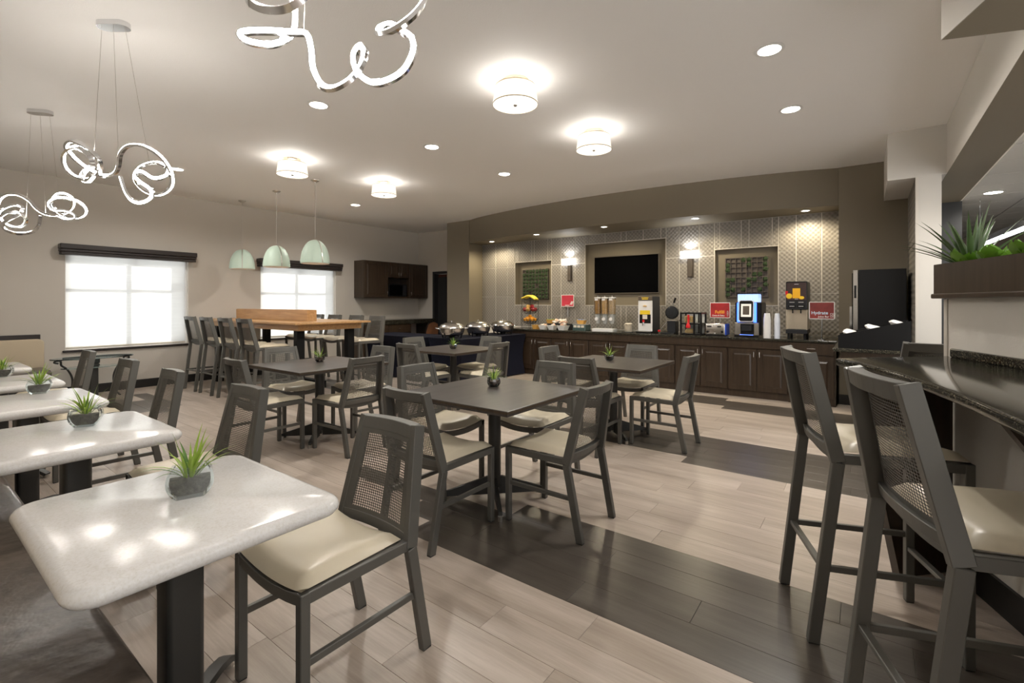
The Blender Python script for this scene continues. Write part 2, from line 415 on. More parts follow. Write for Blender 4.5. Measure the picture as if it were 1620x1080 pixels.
# ---- floor: slab with planks
fl = struct(MB().box(-0.9, 9.6, -2.2, 9.5, -0.12, -0.006).obj('floor', 'subfloor'))
PW = 0.1832; U0 = 1.847 - 12 * PW
DARK = []            # (row index from U=1.847, v0, v1)
for r, v1 in ((0, 2.15), (1, 2.41), (2, 3.3), (3, 1.80)): DARK.append((r, -2.2, v1))
DARK += [(12, -2.2, 1.25)] + [(r, -2.2, 2.62 if r % 2 else 2.3) for r in (13, 14, 15, 16)]
DARK += [(25, -3, 1.48), (26, -3, 2.35), (27, -3, 2.35), (28, 1.55, 3.4), (28, -3, -0.2)]
DARK += [(0, 7.1, 8.3), (1, 6.9, 8.0), (2, 7.2, 8.6), (13, 5.4, 7.6), (14, 5.2, 7.3), (15, 5.6, 7.6)]
plank_specs = []
rr = random.Random(3)
row = -14
while U0 + (row + 12) * PW < 9.4:
    u0 = U0 + (row + 12) * PW; u1 = min(u0 + PW, 9.45)
    cuts = {-2.2, 9.3}
    for r, a, b in DARK:
        if r == row: cuts |= {max(a, -2.2), b}
    v = -2.2 + rr.uniform(0.2, 1.2)
    while v < 9.3:
        if all(abs(v - c) > 0.25 for c in cuts): cuts.add(v)
        v += 1.22
    cs = sorted(cuts)
    for a, b in zip(cs, cs[1:]):
        mid = (a + b) / 2; dk = any(r == row and da <= mid <= db for r, da, db in DARK)
        q = [pix(x, y, 0) for x, y in ((u0, a), (u1, a), (u1, b), (u0, b))]
        area = 0.0
        if all(q):
            q = [(min(max(x, 0), 1620), min(max(y, 0), 1080)) for x, y in q]
            area = abs(sum(q[i][0] * q[(i + 1) % 4][1] - q[(i + 1) % 4][0] * q[i][1] for i in range(4))) / 2
        elif u1 > 0: area = 200
        plank_specs.append((area, u0, u1, a, b, dk))
    row += 1
plank_specs.sort(key=lambda t: -t[0])
pm_cache = {}
def plank_mesh(w, l, dk):
    k = (round(w, 3), round(l, 3), dk)
    if k not in pm_cache:
        g = 0.0005; x, y = w / 2 - g, l / 2 - g; c = 0.0009
        me = bpy.data.meshes.new('plank'); me.from_pydata([(-x, -y, -0.006), (x, -y, -0.006), (x, y, -0.006), (-x, y, -0.006), (-x, -y, -0.0008), (x, -y, -0.0008), (x, y, -0.0008), (-x, y, -0.0008), (-x + c, -y + c, 0), (x - c, -y + c, 0), (x - c, y - c, 0), (-x + c, y - c, 0)], [],
            [(8, 9, 10, 11)] + [(i, (i + 1) % 4, 4 + (i + 1) % 4, 4 + i) for i in range(4)] + [(4 + i, 4 + (i + 1) % 4, 8 + (i + 1) % 4, 8 + i) for i in range(4)])
        me.materials.append(M['plank_dark' if dk else 'plank_light']); pm_cache[k] = me
    return pm_cache[k]
for sp in plank_specs[:298]:
    a, u0, u1, v0, v1, dk = sp
    o = mk('plank', plank_mesh(u1 - u0, v1 - v0, dk), fl); o.location = ((u0 + u1) / 2, (v0 + v1) / 2, 0)
for dk in (False, True):
    mb = MB()
    for a, u0, u1, v0, v1, d in plank_specs[298:]:
        if d == dk: mb.box(u0 + .0009, u1 - .0009, v0 + .0009, v1 - .0009, -0.006, 0)
    if mb.v:
        o = mb.obj('far_planks', 'plank_dark' if dk else 'plank_light', fl, fix=False); o['kind'] = 'stuff'
# ---- ceilings
struct(MB().prism([(-0.9, -2.2), (3.3, -2.2), (3.3, -0.65), (9.6, -0.65), (9.6, 9.6), (-0.9, 9.6)], CH, CH + 0.12).obj('ceiling', 'ceiling_paint'))
# ---- window wall with two openings
wz0, wz1 = 0.66, 2.13
W1 = (1.61, 3.16); W2 = (4.36, 5.96)
mb = MB()
for a, b in ((-0.9, W1[0]), (W1[1], W2[0]), (W2[1], 9.6)): mb.box(a, b, VW, VW + 0.25, 0, CH)
for a, b in (W1, W2): mb.box(a, b, VW, VW + 0.25, 0, wz0).box(a, b, VW, VW + 0.25, wz1, CH)
struct(mb.obj('wall_window', 'wall_paint', fix=False))
for n, (a, b) in enumerate((W1, W2)):
    w = bpy.data.objects.new('window_%d' % (n + 1), None); COL.objects.link(w); w['kind'] = 'structure'; w.location = (a, VW, wz0)
    L, h = b - a, wz1 - wz0
    fr = MB().box(0, 0.05, 0.07, 0.12, 0, h).box(L - 0.05, L, 0.07, 0.12, 0, h).box(0.05, L - 0.05, 0.07, 0.12, 0, 0.05).box(0.05, L - 0.05, 0.07, 0.12, h - 0.05, h)
    mid = 0.5 if n else 0.53
    fr.box(L * mid - 0.02, L * mid + 0.02, 0.075, 0.1, 0.05, h - 0.05).box(0.05, L * mid - .02, 0.075, 0.1, h * .64 - 0.015, h * .64 + 0.015).box(L * mid + .02, L - 0.05, 0.075, 0.1, h * .64 - 0.015, h * .64 + 0.015)
    fr.obj('window_frame', 'window_frame', w)
    for i, (x0, x1) in enumerate(((0.05, L * mid - 0.02), (L * mid + 0.02, L - 0.05))):
        for z0, z1 in ((0.05, h * .64 - 0.015), (h * .64 + 0.015, h - 0.05)): MB().box(x0, x1, 0.088, 0.092, z0, z1).obj('pane', 'pane_glass', w)
    MB().box(-0.03, L + 0.03, -0.03, 0.05, -0.035, -0.001).obj('sill', 'valance_wood', w, bevel=0.006)
def roller(a, b, label, right_gap):
    t = thing('roller_shade', label, 'roller shade', (a, VW, 0))
    L = b - a
    MB().box(0.006, L - right_gap, -0.003, 0.001, wz0 + 0.03, 2.06).obj('shade_cloth', 'roller_shade', t)
    MB().tube([(0.006, -0.001, wz0 + 0.03), (L - right_gap, -0.001, wz0 + 0.03)], 0.012, 8).obj('bottom_bar', 'plate_cream', t, smooth=0.7)
    v = MB(); zs = [2.035, 2.075, 2.115, 2.19]
    v.box(-0.07, L + 0.07, -0.14, -0.004, 2.035, 2.075).box(-0.075, L + 0.075, -0.15, -0.004, 2.077, 2.115).box(-0.08, L + 0.08, -0.165, -0.004, 2.117, 2.19)
    v.obj('valance', 'valance_wood', t, bevel=0.01, seg=2, label='dark stained stepped wooden valance')
    return t
roller(W1[0], W1[1], 'white translucent roller shade behind the glass console table', 0.05)
roller(W2[0], W2[1], 'white translucent roller shade behind the tall oak communal table', 0.07)
def basebd(name, x0, x1, y0, y1):
    mb = MB().box(x0, x1, y0, y1, 0, 0.115)
    if x1 - x0 > y1 - y0: mb.box(x0, x1, y0 + 0.006, y1, 0.115, 0.13)
    else: mb.box(x0 + 0.006, x1, y0, y1, 0.115, 0.13)
    struct(mb.obj(name, 'base_black', fix=False))
basebd('baseboard_window', 1.4, 6.15, VW - 0.018, VW)
# ---- end wall with door opening (behind the buffet pier)
mb = MB().box(UE, UE + 0.2, 8.70, VW + 0.2, 0, CH).box(UE, UE + 0.2, 7.5, 7.76, 0, CH).box(UE, UE + 0.2, 7.76, 8.70, 2.13, CH)
struct(mb.obj('wall_end', 'wall_paint', fix=False))
d = bpy.data.objects.new('door_1', None); COL.objects.link(d); d['kind'] = 'structure'; d.location = (UE, 8.23, 0)
MB().box(-0.02, 0.2, 0.41, 0.47, 0, 2.13).box(-0.02, 0.2, -0.47, -0.41, 0, 2.13).box(-0.02, 0.2, -0.41, 0.41, 2.07, 2.13).obj('door_frame', 'jamb_dark', d, fix=False)
lf = MB().box(0.12, 0.16, -0.40, 0.405, 0.01, 2.065).obj('door_leaf', 'door_red', d, bevel=0.003)
MB().box(0.1, 0.12, 0.1, 0.40, 0.2, 2.0).obj('door_panel', 'jamb_dark', lf)
MB().tube([(0.1, -0.33, 1.0), (0.07, -0.33, 1.0), (0.07, -0.23, 1.0)], 0.009, 8).obj('door_handle', 'nickel', lf, smooth=0.8)
# ---- buffet wall: piers, curved header, alcove
struct(MB().box(UP, 8.45, 6.88, 7.54, 0, CH).obj('wall_pier', 'taupe', fix=False))
basebd('baseboard_pier', UP - 0.015, UP, 6.88, 7.54)
struct(MB().box(UP, 8.45, -0.55, 0.29, 0, CH).obj('wall_alcove_end', 'taupe', fix=False))
basebd('baseboard_alcove_end', UP - 0.015, UP, -0.2, 0.29)
arc = []
for i in range(25):
    t = i / 24; v = 0.29 + (6.88 - 0.29) * t
    arc.append((7.66 - 0.475 * (1 - (2 * t - 1) ** 2) ** 0.85, v))
poly = arc + [(8.3, 6.88), (8.3, 0.29)]
mb = MB(); n = len(poly)
mb.add([(x, y, HB + 0.004) for x, y in poly] + [(x, y, CH) for x, y in poly], [(i, (i + 1) % n, n + (i + 1) % n, n + i) for i in range(n)])
struct(mb.obj('wall_header', 'taupe', smooth=0.5))
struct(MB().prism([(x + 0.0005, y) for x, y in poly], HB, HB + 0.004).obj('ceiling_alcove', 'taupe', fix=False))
NICHE = [(5.065, 5.965, 1.31, 2.20), (2.756, 4.298, 1.305, 2.456), (1.06, 1.955, 1.31, 2.20)]
def subtract(rects, nz):
    out = []
    for (a, b, c, d_) in rects:
        n0, n1, m0, m1 = nz
        if b <= n0 or a >= n1 or d_ <= m0 or c >= m1: out.append((a, b, c, d_)); continue
        if a < n0: out.append((a, n0, c, d_))
        if b > n1: out.append((n1, b, c, d_))
        aa, bb = max(a, n0), min(b, n1)
        if c < m0: out.append((aa, bb, c, m0))
        if d_ > m1: out.append((aa, bb, m1, d_))
    return out
back = [(0.29, 6.88, 0.0, HB)]
for nz in NICHE: back = subtract(back, nz)
mb = MB()
for a, b, c, d_ in back: mb.box(UT + 0.006, UT + 0.13, a, b, c, d_)
tw = struct(mb.obj('wall_tile', 'grout', fix=False))
mb = MB()
for a, b, c, d_ in NICHE: mb.box(UT + 0.11, UT + 0.13, a, b, c, d_)
for a, b, c, d_ in NICHE: mb.box(UT + 0.006, UT + 0.11, a, a + 0.004, c, d_).box(UT + 0.006, UT + 0.11, b - 0.004, b, c, d_).box(UT + 0.006, UT + 0.11, a + .004, b - .004, c, c + 0.004).box(UT + 0.006, UT + 0.11, a + .004, b - .004, d_ - 0.004, d_)
mb.obj('niche_lining', 'taupe', tw, fix=False)
for a, b, c, d_ in NICHE:
    e = 0.009
    MB().box(UT - 0.002, UT + 0.006, a - e, a, c - e, d_ + e).box(UT - 0.002, UT + 0.006, b, b + e, c - e, d_ + e).box(UT - 0.002, UT + 0.006, a, b, c - e, c).box(UT - 0.002, UT + 0.006, a, b, d_, d_ + e).obj('niche_trim', 'trim_light', tw, fix=False)
TV_ = [6.88, 6.495, 6.174, 5.859, 5.549, 5.474, 5.15, 4.836, 4.522, 4.212, 3.89, 3.573, 3.471, 3.154, 2.838, 2.521, 2.201, 1.884, 1.565, 1.455, 1.136, 0.823, 0.508, 0.29]
TZ_ = [0.86, 1.482, 2.11, HB]
for i in range(len(TV_) - 1):
    for j in range(3):
        rs = [(TV_[i + 1], TV_[i], TZ_[j], TZ_[j + 1])]
        for nz in NICHE: rs = subtract(rs, (nz[0] - .009, nz[1] + .009, nz[2] - .009, nz[3] + .009))
        for a, b, c, d_ in rs:
            if b - a < 0.02 or d_ - c < 0.02: continue
            g = 0.005
            MB().box(UT, UT + 0.006, a + g, b - g, c + g, d_ - g).obj('tile', 'tile', tw, fix=False)
# ---- bulkhead over the cooler, pier, tiled return
struct(MB().box(6.43, UP, -0.65, -0.183, HB, CH).obj('wall_bulkhead', 'wall_white', fix=False))
struct(MB().box(6.43, 8.45, -0.612, -0.43, 0, HB).obj('wall_column', 'wall_white', fix=False))
tr = struct(MB().box(6.45, UP, -0.43, -0.424, 0, HB).obj('wall_column_tile', 'grout', fix=False))
for k in range(4):
    u0 = 6.45 + k * 0.3; 
    for j in range(4):
        z0 = 0.0 + j * 0.66; MB().box(u0 + .004, min(u0 + .296, UP - .004), -0.424, -0.416, z0 + .004, z0 + .656).obj('tile', 'tile', tr, fix=False)
struct(MB().box(6.424, 6.45, -0.436, -0.41, 0, HB).obj('trim_1', 'trim_light', fix=False))
# ---- soffit beside the ceiling drop and the neighbouring room
struct(MB().box(3.3, 9.6, -0.655, -0.65, HB, CH).obj('wall_soffit', 'wall_white', fix=False))
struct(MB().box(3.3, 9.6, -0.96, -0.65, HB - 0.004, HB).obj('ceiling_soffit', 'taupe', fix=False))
struct(MB().box(8.25, 8.45, -0.98, -0.612, 0, HB).obj('wall_jamb', 'jamb_dark', fix=False))
lc = struct(MB().box(2.5, 13.5, -6.0, -0.96, HB + 0.02, HB + 0.06).obj('ceiling_lobby', 'ceiling_tile', fix=False))
for iu in range(18):
    for iv in range(8):
        u0, v0 = 2.6 + iu * 0.6, -0.97 - iv * 0.6
        MB().box(u0 + .008, u0 + .592, v0 - .592, v0 - .008, HB + 0.004, HB + 0.02).obj('ceiling_tile', 'ceiling_tile', lc, fix=False)
struct(MB().box(13.3, 13.5, -6.0, -0.9, 0, HB + 0.02).obj('wall_lobby', 'far_wall_brown', fix=False))
struct(MB().box(9.6, 13.3, -6.0, -0.9, -0.12, 0).obj('floor_lobby', 'subfloor', fix=False))
struct(MB().box(8.45, 13.3, -0.96, -0.9, 0, HB).obj('wall_lobby_side', 'wall_paint', fix=False))
# ---- half wall and bulkhead over the bar (turned about 20.7 degrees)
BD = math.radians(20.7)
EW = Vector((3.27, -0.33, 0))
dW = Vector((-math.cos(BD), -math.sin(BD), 0)); nW = Vector((-math.sin(BD), math.cos(BD), 0))
def bw(t, n, z=0.0): p = EW + dW * t + nW * n; return (p.x, p.y, z)
def bwbox(mb, t0, t1, n0, n1, z0, z1):
    vs = [bw(t, n, z) for z in (z0, z1) for n in (n0, n1) for t in (t0, t1)]
    return mb.add(vs, [(0, 2, 3, 1), (4, 5, 7, 6), (0, 1, 5, 4), (2, 6, 7, 3), (0, 4, 6, 2), (1, 3, 7, 5)])
struct(bwbox(MB(), 0, 3.2, -0.14, 0, 0, 1.36).obj('wall_half', 'wall_white'))
struct(bwbox(MB(), -0.012, 0.014, -0.146, 0.006, 0, 1.358).obj('trim_2', 'trim_light'))
struct(bwbox(MB(), 0.02, 3.2, 0, 0.016, 0, 0.14).obj('baseboard_half', 'base_black'))
struct(bwbox(MB(), 0.097, 3.2, -0.3, 0.07, HB + 0.004, CH).obj('wall_bar_bulkhead', 'wall_white'))
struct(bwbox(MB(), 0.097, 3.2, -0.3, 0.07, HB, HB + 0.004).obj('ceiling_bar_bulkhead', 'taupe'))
# ---- walls beside the bench and round the lobby, out of the picture
struct(MB().box(-1.05, -0.9, -2.2, VW + 0.25, 0, CH).obj('wall_bench', 'wall_paint', fix=False))
struct(MB().box(2.5, 13.5, -6.2, -6.0, 0, HB + 0.06).obj('wall_lobby_far', 'wall_paint', fix=False))
struct(MB().box(2.5, 9.6, -6.0, -2.2, -0.12, 0).obj('floor_lobby_front', 'subfloor', fix=False))
# ================================================================ chairs and stools
def seat_parts(t, zs, stool):
    """zs = top of the seat frame; local x right, y forward, feet on z = 0"""
    fw, ry, fy, foot = 0.205, -0.205, 0.215, -0.30
    top = zs + (0.40 if not stool else 0.385)
    tb = 0.032
    def wid(k): return 0.213 - 0.053 * k                    # half width of the back, k = 0 seat .. 1 top
    def by(k): return ry - 0.012 - 0.085 * k                # lean of the back
    def bz(k): return zs - 0.03 + (top - zs + 0.03) * k
    def sag(x, w): return -0.022 * (1 - (x / w) ** 2)        # the back is dished backwards
    # legs
    for sx in (-1, 1):
        MB().bar((sx * fw, fy - tb / 2, 0.004), (sx * fw, fy - tb / 2, zs), tb, tb).obj('leg', 'powder_grey', t, bevel=0.0025)
        MB().bar((sx * fw, foot, 0.004), (sx * wid(0), by(0), bz(0)), 0.03, 0.042).obj('leg', 'powder_grey', t, bevel=0.0025)
    for sx in (-1, 1):
        MB().box(sx * fw - .014, sx * fw + .014, fy - tb / 2 - .014, fy - tb / 2 + .014, 0, 0.005).obj('foot_cap', 'foot_cap', t, fix=False)
        MB().box(sx * fw - .014, sx * fw + .014, foot - .018, foot + .02, 0, 0.006).obj('foot_cap', 'foot_cap', t, fix=False)
    # back frame: stiles, top rail, bottom rail
    fr = MB()
    for sx in (-1, 1): fr.bar((sx * wid(0), by(0), bz(0)), (sx * wid(1), by(1), bz(1)), 0.028, 0.05)
    def rail(k0, k1, thick, y_off):
        n = 10
        for i in range(n):
            xa, xb = (-1 + 2 * i / n), (-1 + 2 * (i + 1) / n)
            vs = []
            for k in (k0, k1):
                w = wid(k) - 0.006
                for x in (xa, xb):
                    for dy in (0.024, 0.024 - thick): vs.append((x * w, by(k) + sag(x, 1.0) + dy + y_off, bz(k)))
            fr.add(vs, [(0, 2, 6, 4), (1, 5, 7, 3), (0, 1, 3, 2), (4, 6, 7, 5)] + ([(0, 4, 5, 1)] if i == 0 else []) + ([(2, 3, 7, 6)] if i == n - 1 else []))
    rail(0.885, 1.0, 0.045, 0.0); rail(0.03, 0.12, 0.02, 0.0)
    fr.obj('back_frame', 'powder_grey', t, bevel=0.002)
    # perforated panel
    NX, NY = 25, 31
    pan = MB(); k0, k1 = 0.10, 0.90
    def surf(u, v):
        k = k0 + (k1 - k0) * v; w = wid(k) - 0.012; x = -w + 2 * w * u
        return (x, by(k) + sag(x, w) + 0.021, bz(k))
    vid = {}
    def vert(u, v):
        key = (round(u, 5), round(v, 5))
        if key not in vid: vid[key] = len(pan.v); pan.v.append(surf(u, v))
        return vid[key]
    ub, vb0, vb1 = 0.10, 0.07, 0.93
    us = [0.0] + [ub + (1 - 2 * ub) * i / NX for i in range(NX + 1)] + [1.0]
    vs_ = [0.0] + [vb0 + (vb1 - vb0) * j / NY for j in range(NY + 1)] + [1.0]
    for i in range(len(us) - 1):
        for j in range(len(vs_) - 1):
            a, b, c, d_ = us[i], us[i + 1], vs_[j], vs_[j + 1]
            SW, SE, NE, NW = vert(a, c), vert(b, c), vert(b, d_), vert(a, d_)
            if i in (0, len(us) - 2) or j in (0, len(vs_) - 2): pan.f.append((SW, SE, NE, NW)); continue
            mx, my, hx, hy = (a + b) / 2, (c + d_) / 2, (b - a) * 0.45, (d_ - c) * 0.45
            S, E_, N, W = vert(mx, my - hy), vert(mx + hx, my), vert(mx, my + hy), vert(mx - hx, my)
            pan.f += [(SW, SE, S), (SE, E_, S), (SE, NE, E_), (NE, N, E_), (NE, NW, N), (NW, W, N), (NW, SW, W), (SW, S, W)]
    pan.obj('back_panel', 'powder_grey', t, smooth=0.8, fix=False, label='perforated grey metal back panel')
    # seat frame
    sf = MB()
    for sx in (-1, 1): sf.bar((sx * fw, ry, zs - 0.018), (sx * fw, fy, zs - 0.018), 0.03, 0.036)
    n = 10
    for y0, th in ((fy - 0.028, 0.026), (ry + 0.004, 0.02)):
        path = [(-fw + 2 * fw * i / n, y0 + th / 2, zs - 0.018 - 0.024 * (1 - (2 * i / n - 1) ** 2)) for i in range(n + 1)]
        sf.sweep(path, [(-0.018, -th / 2), (0.018, -th / 2), (0.018, th / 2), (-0.018, th / 2)], lambda i, tt: (0, 0, 1))
    sf.obj('seat_frame', 'powder_grey', t, bevel=0.002)
    # cushion
    NSX, NSY = 14, 14
    def edge(a, p=5): return max(0.0, 1 - abs(a) ** p)
    def cu(side):
        def fn(u, v):
            a, b = 2 * u - 1, 2 * v - 1
            x = a * (0.196 + 0.012 * (v)); y = -0.188 + (0.395) * v
            dish = -0.022 * (1 - a * a)
            e = min(edge(a), edge(b))
            z = zs + 0.006 + dish + (0.042 * (e ** 0.45) + 0.008 * (1 - b * b) * e if side else 0.0)
            return (x, y, z)
        return fn
    cs = MB(); cs.grid(cu(1), NSX, NSY); cs.grid(cu(0), NSX, NSY)
    cs.obj('seat', 'cream_vinyl', t, smooth=1.2, label='cream vinyl cushion seat')
    # stretchers
    hs = 0.235 if not stool else 0.30
    def rear_y(z): return foot + (by(0) - foot) * z / bz(0)
    for sx in (-1, 1): MB().bar((sx * fw, rear_y(hs), hs), (sx * fw, fy - tb, hs), 0.018, 0.024).obj('stretcher', 'powder_grey', t, bevel=0.002)
    if stool:
        MB().bar((-fw, rear_y(hs), hs), (fw, rear_y(hs), hs), 0.024, 0.018, (0, 1, 0)).obj('stretcher', 'powder_grey', t, bevel=0.002)
        MB().bar((-fw, fy - tb / 2, hs - 0.06), (fw, fy - tb / 2, hs - 0.06), 0.024, 0.018, (0, 1, 0)).obj('footrest', 'powder_grey', t, bevel=0.002)
CH_GROUP = 'grey perforated dining chairs'; ST_GROUP = 'grey perforated bar stools'
chair0 = thing('dining_chair', 'x', 'chair'); seat_parts(chair0, 0.455, False)
stool0 = thing('bar_stool', 'x', 'bar stool'); seat_parts(stool0, 0.75, True)
used = {}
def place(proto, x, y, rz, label, group, scale=None):
    if proto.name not in used:
        used[proto.name] = 1; proto.location = (x, y, 0); proto.rotation_euler = (0, 0, rz); proto['label'] = label; proto['group'] = group
        return proto
    return dup(proto, (x, y, 0), rz, label, group, scale)

# ================================================================ dining tables (dark square tops)
TABLES = [((2.54, 2.05), 'standing near the bar'), ((2.63, 4.36), 'standing beside the tall oak table'),
          ((4.56, 4.38), 'standing before the black draped tables'), ((4.50, 2.07), 'standing before the buffet cabinets')]
SHORT = ['table near the bar', 'table beside the oak table', 'table by the draped tables', 'table by the buffet cabinets']
SIDES = [((-0.487, 0.0), -PI / 2, 'white-table side'), ((0.0, -0.478), 0.0, 'bar side'), ((0.0, 0.485), PI, 'window side'), ((0.485, 0.0), PI / 2, 'buffet side')]
def dark_table(x, y, label):
    t = thing('dining_table', label, 'table', (x, y, 0), 0, 'dark square dining tables')
    h = 0.472
    MB().box(-h, h, -h, h, 0.708, 0.74).obj('table_top', 'table_laminate', t, bevel=0.002)
    MB().box(-h - .001, h + .001, -h - .001, h + .001, 0.722, 0.736).obj('edge_band', 'table_edge', t)
    MB().box(-0.15, 0.15, -0.15, 0.15, 0.69, 0.708).obj('mounting_plate', 'powder_dark', t)
    MB().cyl((0, 0, 0.08), 0.042, 0.61, 20).obj('post', 'powder_dark', t, smooth=0.7)
    for k in range(4):
        a = PI / 4 + k * PI / 2; c, s = math.cos(a), math.sin(a)
        mb = MB(); w = 0.011; r0, r1 = 0.03, 0.355
        pts = [(r0, 0.03), (r1, 0.03), (r1, 0.055), (r0 + 0.02, 0.15), (r0, 0.15)]
        vs = []
        for sg in (-1, 1):
            for r, z in pts: vs.append((r * c - sg * w * s, r * s + sg * w * c, z))
        m = len(pts); mb.add(vs, [tuple(range(m)), tuple(range(m, 2 * m))[::-1]] + [(i, m + i, m + (i + 1) % m, (i + 1) % m) for i in range(m)])
        f = mb.obj('base_arm', 'powder_dark', t)
        g = MB().cyl((r1 * c, r1 * s, 0), 0.017, 0.03, 12).obj('foot_glide', 'nickel', f, smooth=0.7)
    return t
jit = random.Random(11)
for i, ((x, y), lab) in enumerate(TABLES):
    dark_table(x, y, 'dark square wood-look dining table ' + lab)
    for k, ((ox, oy), rz, side) in enumerate(SIDES):
        j = 0.0 if i in (0,) and k < 2 else 1.0
        place(chair0, x + ox + j * jit.uniform(-.008, .008), y + oy + j * jit.uniform(-.008, .008), rz + j * jit.uniform(-.025, .025),
              'grey perforated chair on the %s of the dark %s' % (side, SHORT[i]), CH_GROUP)

# ================================================================ white tables along the bench
WV = [1.655, 2.93, 4.12, 5.28, 6.60]
CV = [1.577, 2.85, 4.01, 5.05, 6.29]
WU0, WU1 = 0.222, 0.868
WN = ['fifth from the windows', 'fourth from the windows', 'third from the windows', 'second from the windows', 'closest to the windows']
def rounded_rect(hx, hy, r, n=6):
    out = []
    for cx_, cy_, a0 in ((hx - r, hy - r, 0), (-hx + r, hy - r, PI / 2), (-hx + r, -hy + r, PI), (hx - r, -hy + r, 3 * PI / 2)):
        for i in range(n + 1): a = a0 + PI / 2 * i / n; out.append((cx_ + r * math.cos(a), cy_ + r * math.sin(a)))
    return out
def quartz_table():
    t = thing('white_table', 'x', 'table', (0, 0, 0), 0, 'white quartz tables along the bench')
    hx, hy = (WU1 - WU0) / 2, 0.375
    prof = [(0.0, 0.0), (0.008, 0.004), (0.017, 0.014), (0.02, 0.024), (0.017, 0.034), (0.008, 0.044), (-0.004, 0.048)]
    ol = [rounded_rect(hx - 0.02 + d, hy - 0.02 + d, 0.05 + d) for d, z in prof]
    mb = MB(); n = len(ol[0]); vs = []
    for (d, z), o in zip(prof, ol): vs += [(x, y, 0.692 + z) for x, y in o]
    fs = [tuple(range(n))[::-1], tuple((len(prof) - 1) * n + i for i in range(n))]
    for j in range(len(prof) - 1): fs += [(j * n + i, j * n + (i + 1) % n, (j + 1) * n + (i + 1) % n, (j + 1) * n + i) for i in range(n)]
    mb.add(vs, fs); mb.obj('table_top', 'white_quartz', t, smooth=0.9, label='white speckled quartz top with rounded edge')
    MB().box(-0.13, 0.13, -0.2, 0.2, 0.672, 0.692).obj('mounting_plate', 'powder_dark', t)
    MB().prism(rounded_rect(0.05, 0.05, 0.018, 3), 0.05, 0.672).obj('post', 'powder_dark', t, smooth=0.6)
    for k in range(4):
        a = PI / 4 + k * PI / 2; c, s = math.cos(a), math.sin(a)
        path = [(r * c, r * s, z) for r, z in ((0.03, 0.075), (0.12, 0.078), (0.22, 0.066), (0.29, 0.045), (0.33, 0.022))]
        f = MB().sweep(path, [(-0.028, -0.008), (0.028, -0.008), (0.022, 0.01), (-0.022, 0.01)], lambda i, tt, c=c, s=s: (-s, c, 0)).obj('base_foot', 'powder_dark', t, smooth=0.6)
        MB().cyl((0.32 * c, 0.32 * s, 0), 0.018, 0.02, 12).obj('foot_glide', 'nickel', f, smooth=0.7)
    return t
wt0 = quartz_table()
for i, v in enumerate(WV):
    lab = 'white quartz table with black post, %s' % WN[i]
    if i == 0: wt0.location = ((WU0 + WU1) / 2, v, 0); wt0['label'] = lab
    else: dup(wt0, ((WU0 + WU1) / 2, v, 0), 0, lab)
    place(chair0, 0.972 + (0.012 if i % 2 else 0), CV[i], PI / 2 + (0, 0.03, -0.03, 0.02, -0.02)[i], 'grey perforated chair tucked at the white table %s' % WN[i], CH_GROUP)

# ================================================================ bench along the white tables
bn = thing('bench', 'long dark brown vinyl banquette bench under the white tables', 'bench', (0, 0, 0))
def cushion(mb, x0, x1, y0, y1, z0, z1, r=0.035):
    n = 5; prof = [(0.0, z0)] + [(r * (math.sin(PI / 2 * i / n)) , z1 - r + r * (1 - math.cos(PI / 2 * i / n)) ) for i in range(0)]
    rings = [(0, z0), (0, z1 - r)] + [(r * (1 - math.cos(PI / 2 * i / n)), z1 - r + r * math.sin(PI / 2 * i / n)) for i in range(1, n + 1)]
    vs = []
    for d_, z in rings: vs += [(x0 + d_, y0 + d_, z), (x1 - d_, y0 + d_, z), (x1 - d_, y1 - d_, z), (x0 + d_, y1 - d_, z)]
    k = len(rings); fs = [(3, 2, 1, 0), tuple((k - 1) * 4 + i for i in range(4))]
    for j in range(k - 1): fs += [(j * 4 + i, j * 4 + (i + 1) % 4, (j + 1) * 4 + (i + 1) % 4, (j + 1) * 4 + i) for i in range(4)]
    mb.add(vs, fs)
mb = MB(); cushion(mb, -0.22, 0.395, 0.55, 8.55, 0.33, 0.462, 0.045); mb.obj('seat_cushion', 'bench_vinyl', bn, smooth=0.9)
MB().box(-0.2, 0.26, 0.6, 8.5, 0.0, 0.33).obj('bench_base', 'base_black', bn)
mb = MB(); cushion(mb, -0.36, -0.22, 0.55, 8.55, 0.33, 0.86, 0.04); mb.obj('bench_back', 'beige_fabric', bn, smooth=0.9)
rt = thing('corner_bench', 'beige upholstered bench back with dark wood cap against the window wall', 'bench', (0, 0, 0))
mb = MB()
hw_, zb, zt, r = 0.9, 0.40, 0.845, 0.06
poly = [(-0.36, zb), (1.372, zb), (1.372, zt - r)] + [(1.372 - r + r * math.cos(a), zt - r + r * math.sin(a)) for a in [PI / 2 * i / 6 for i in range(1, 7)]] + [(-0.36, zt)]
mb.yprism(poly, 9.10, 9.20); mb.obj('bench_back', 'beige_fabric', rt, bevel=0.012, seg=2, smooth=0.9)
MB().box(-0.36, 1.345, 9.19, 9.248, 0.0, 0.905).obj('wood_cap', 'valance_wood', rt)
mb = MB(); cushion(mb, -0.36, 1.37, 8.62, 9.095, 0.33, 0.462, 0.04); mb.obj('seat_cushion', 'bench_vinyl', rt, smooth=0.9)
MB().box(-0.3, 1.33, 8.68, 9.09, 0, 0.33).obj('bench_base', 'base_black', rt)

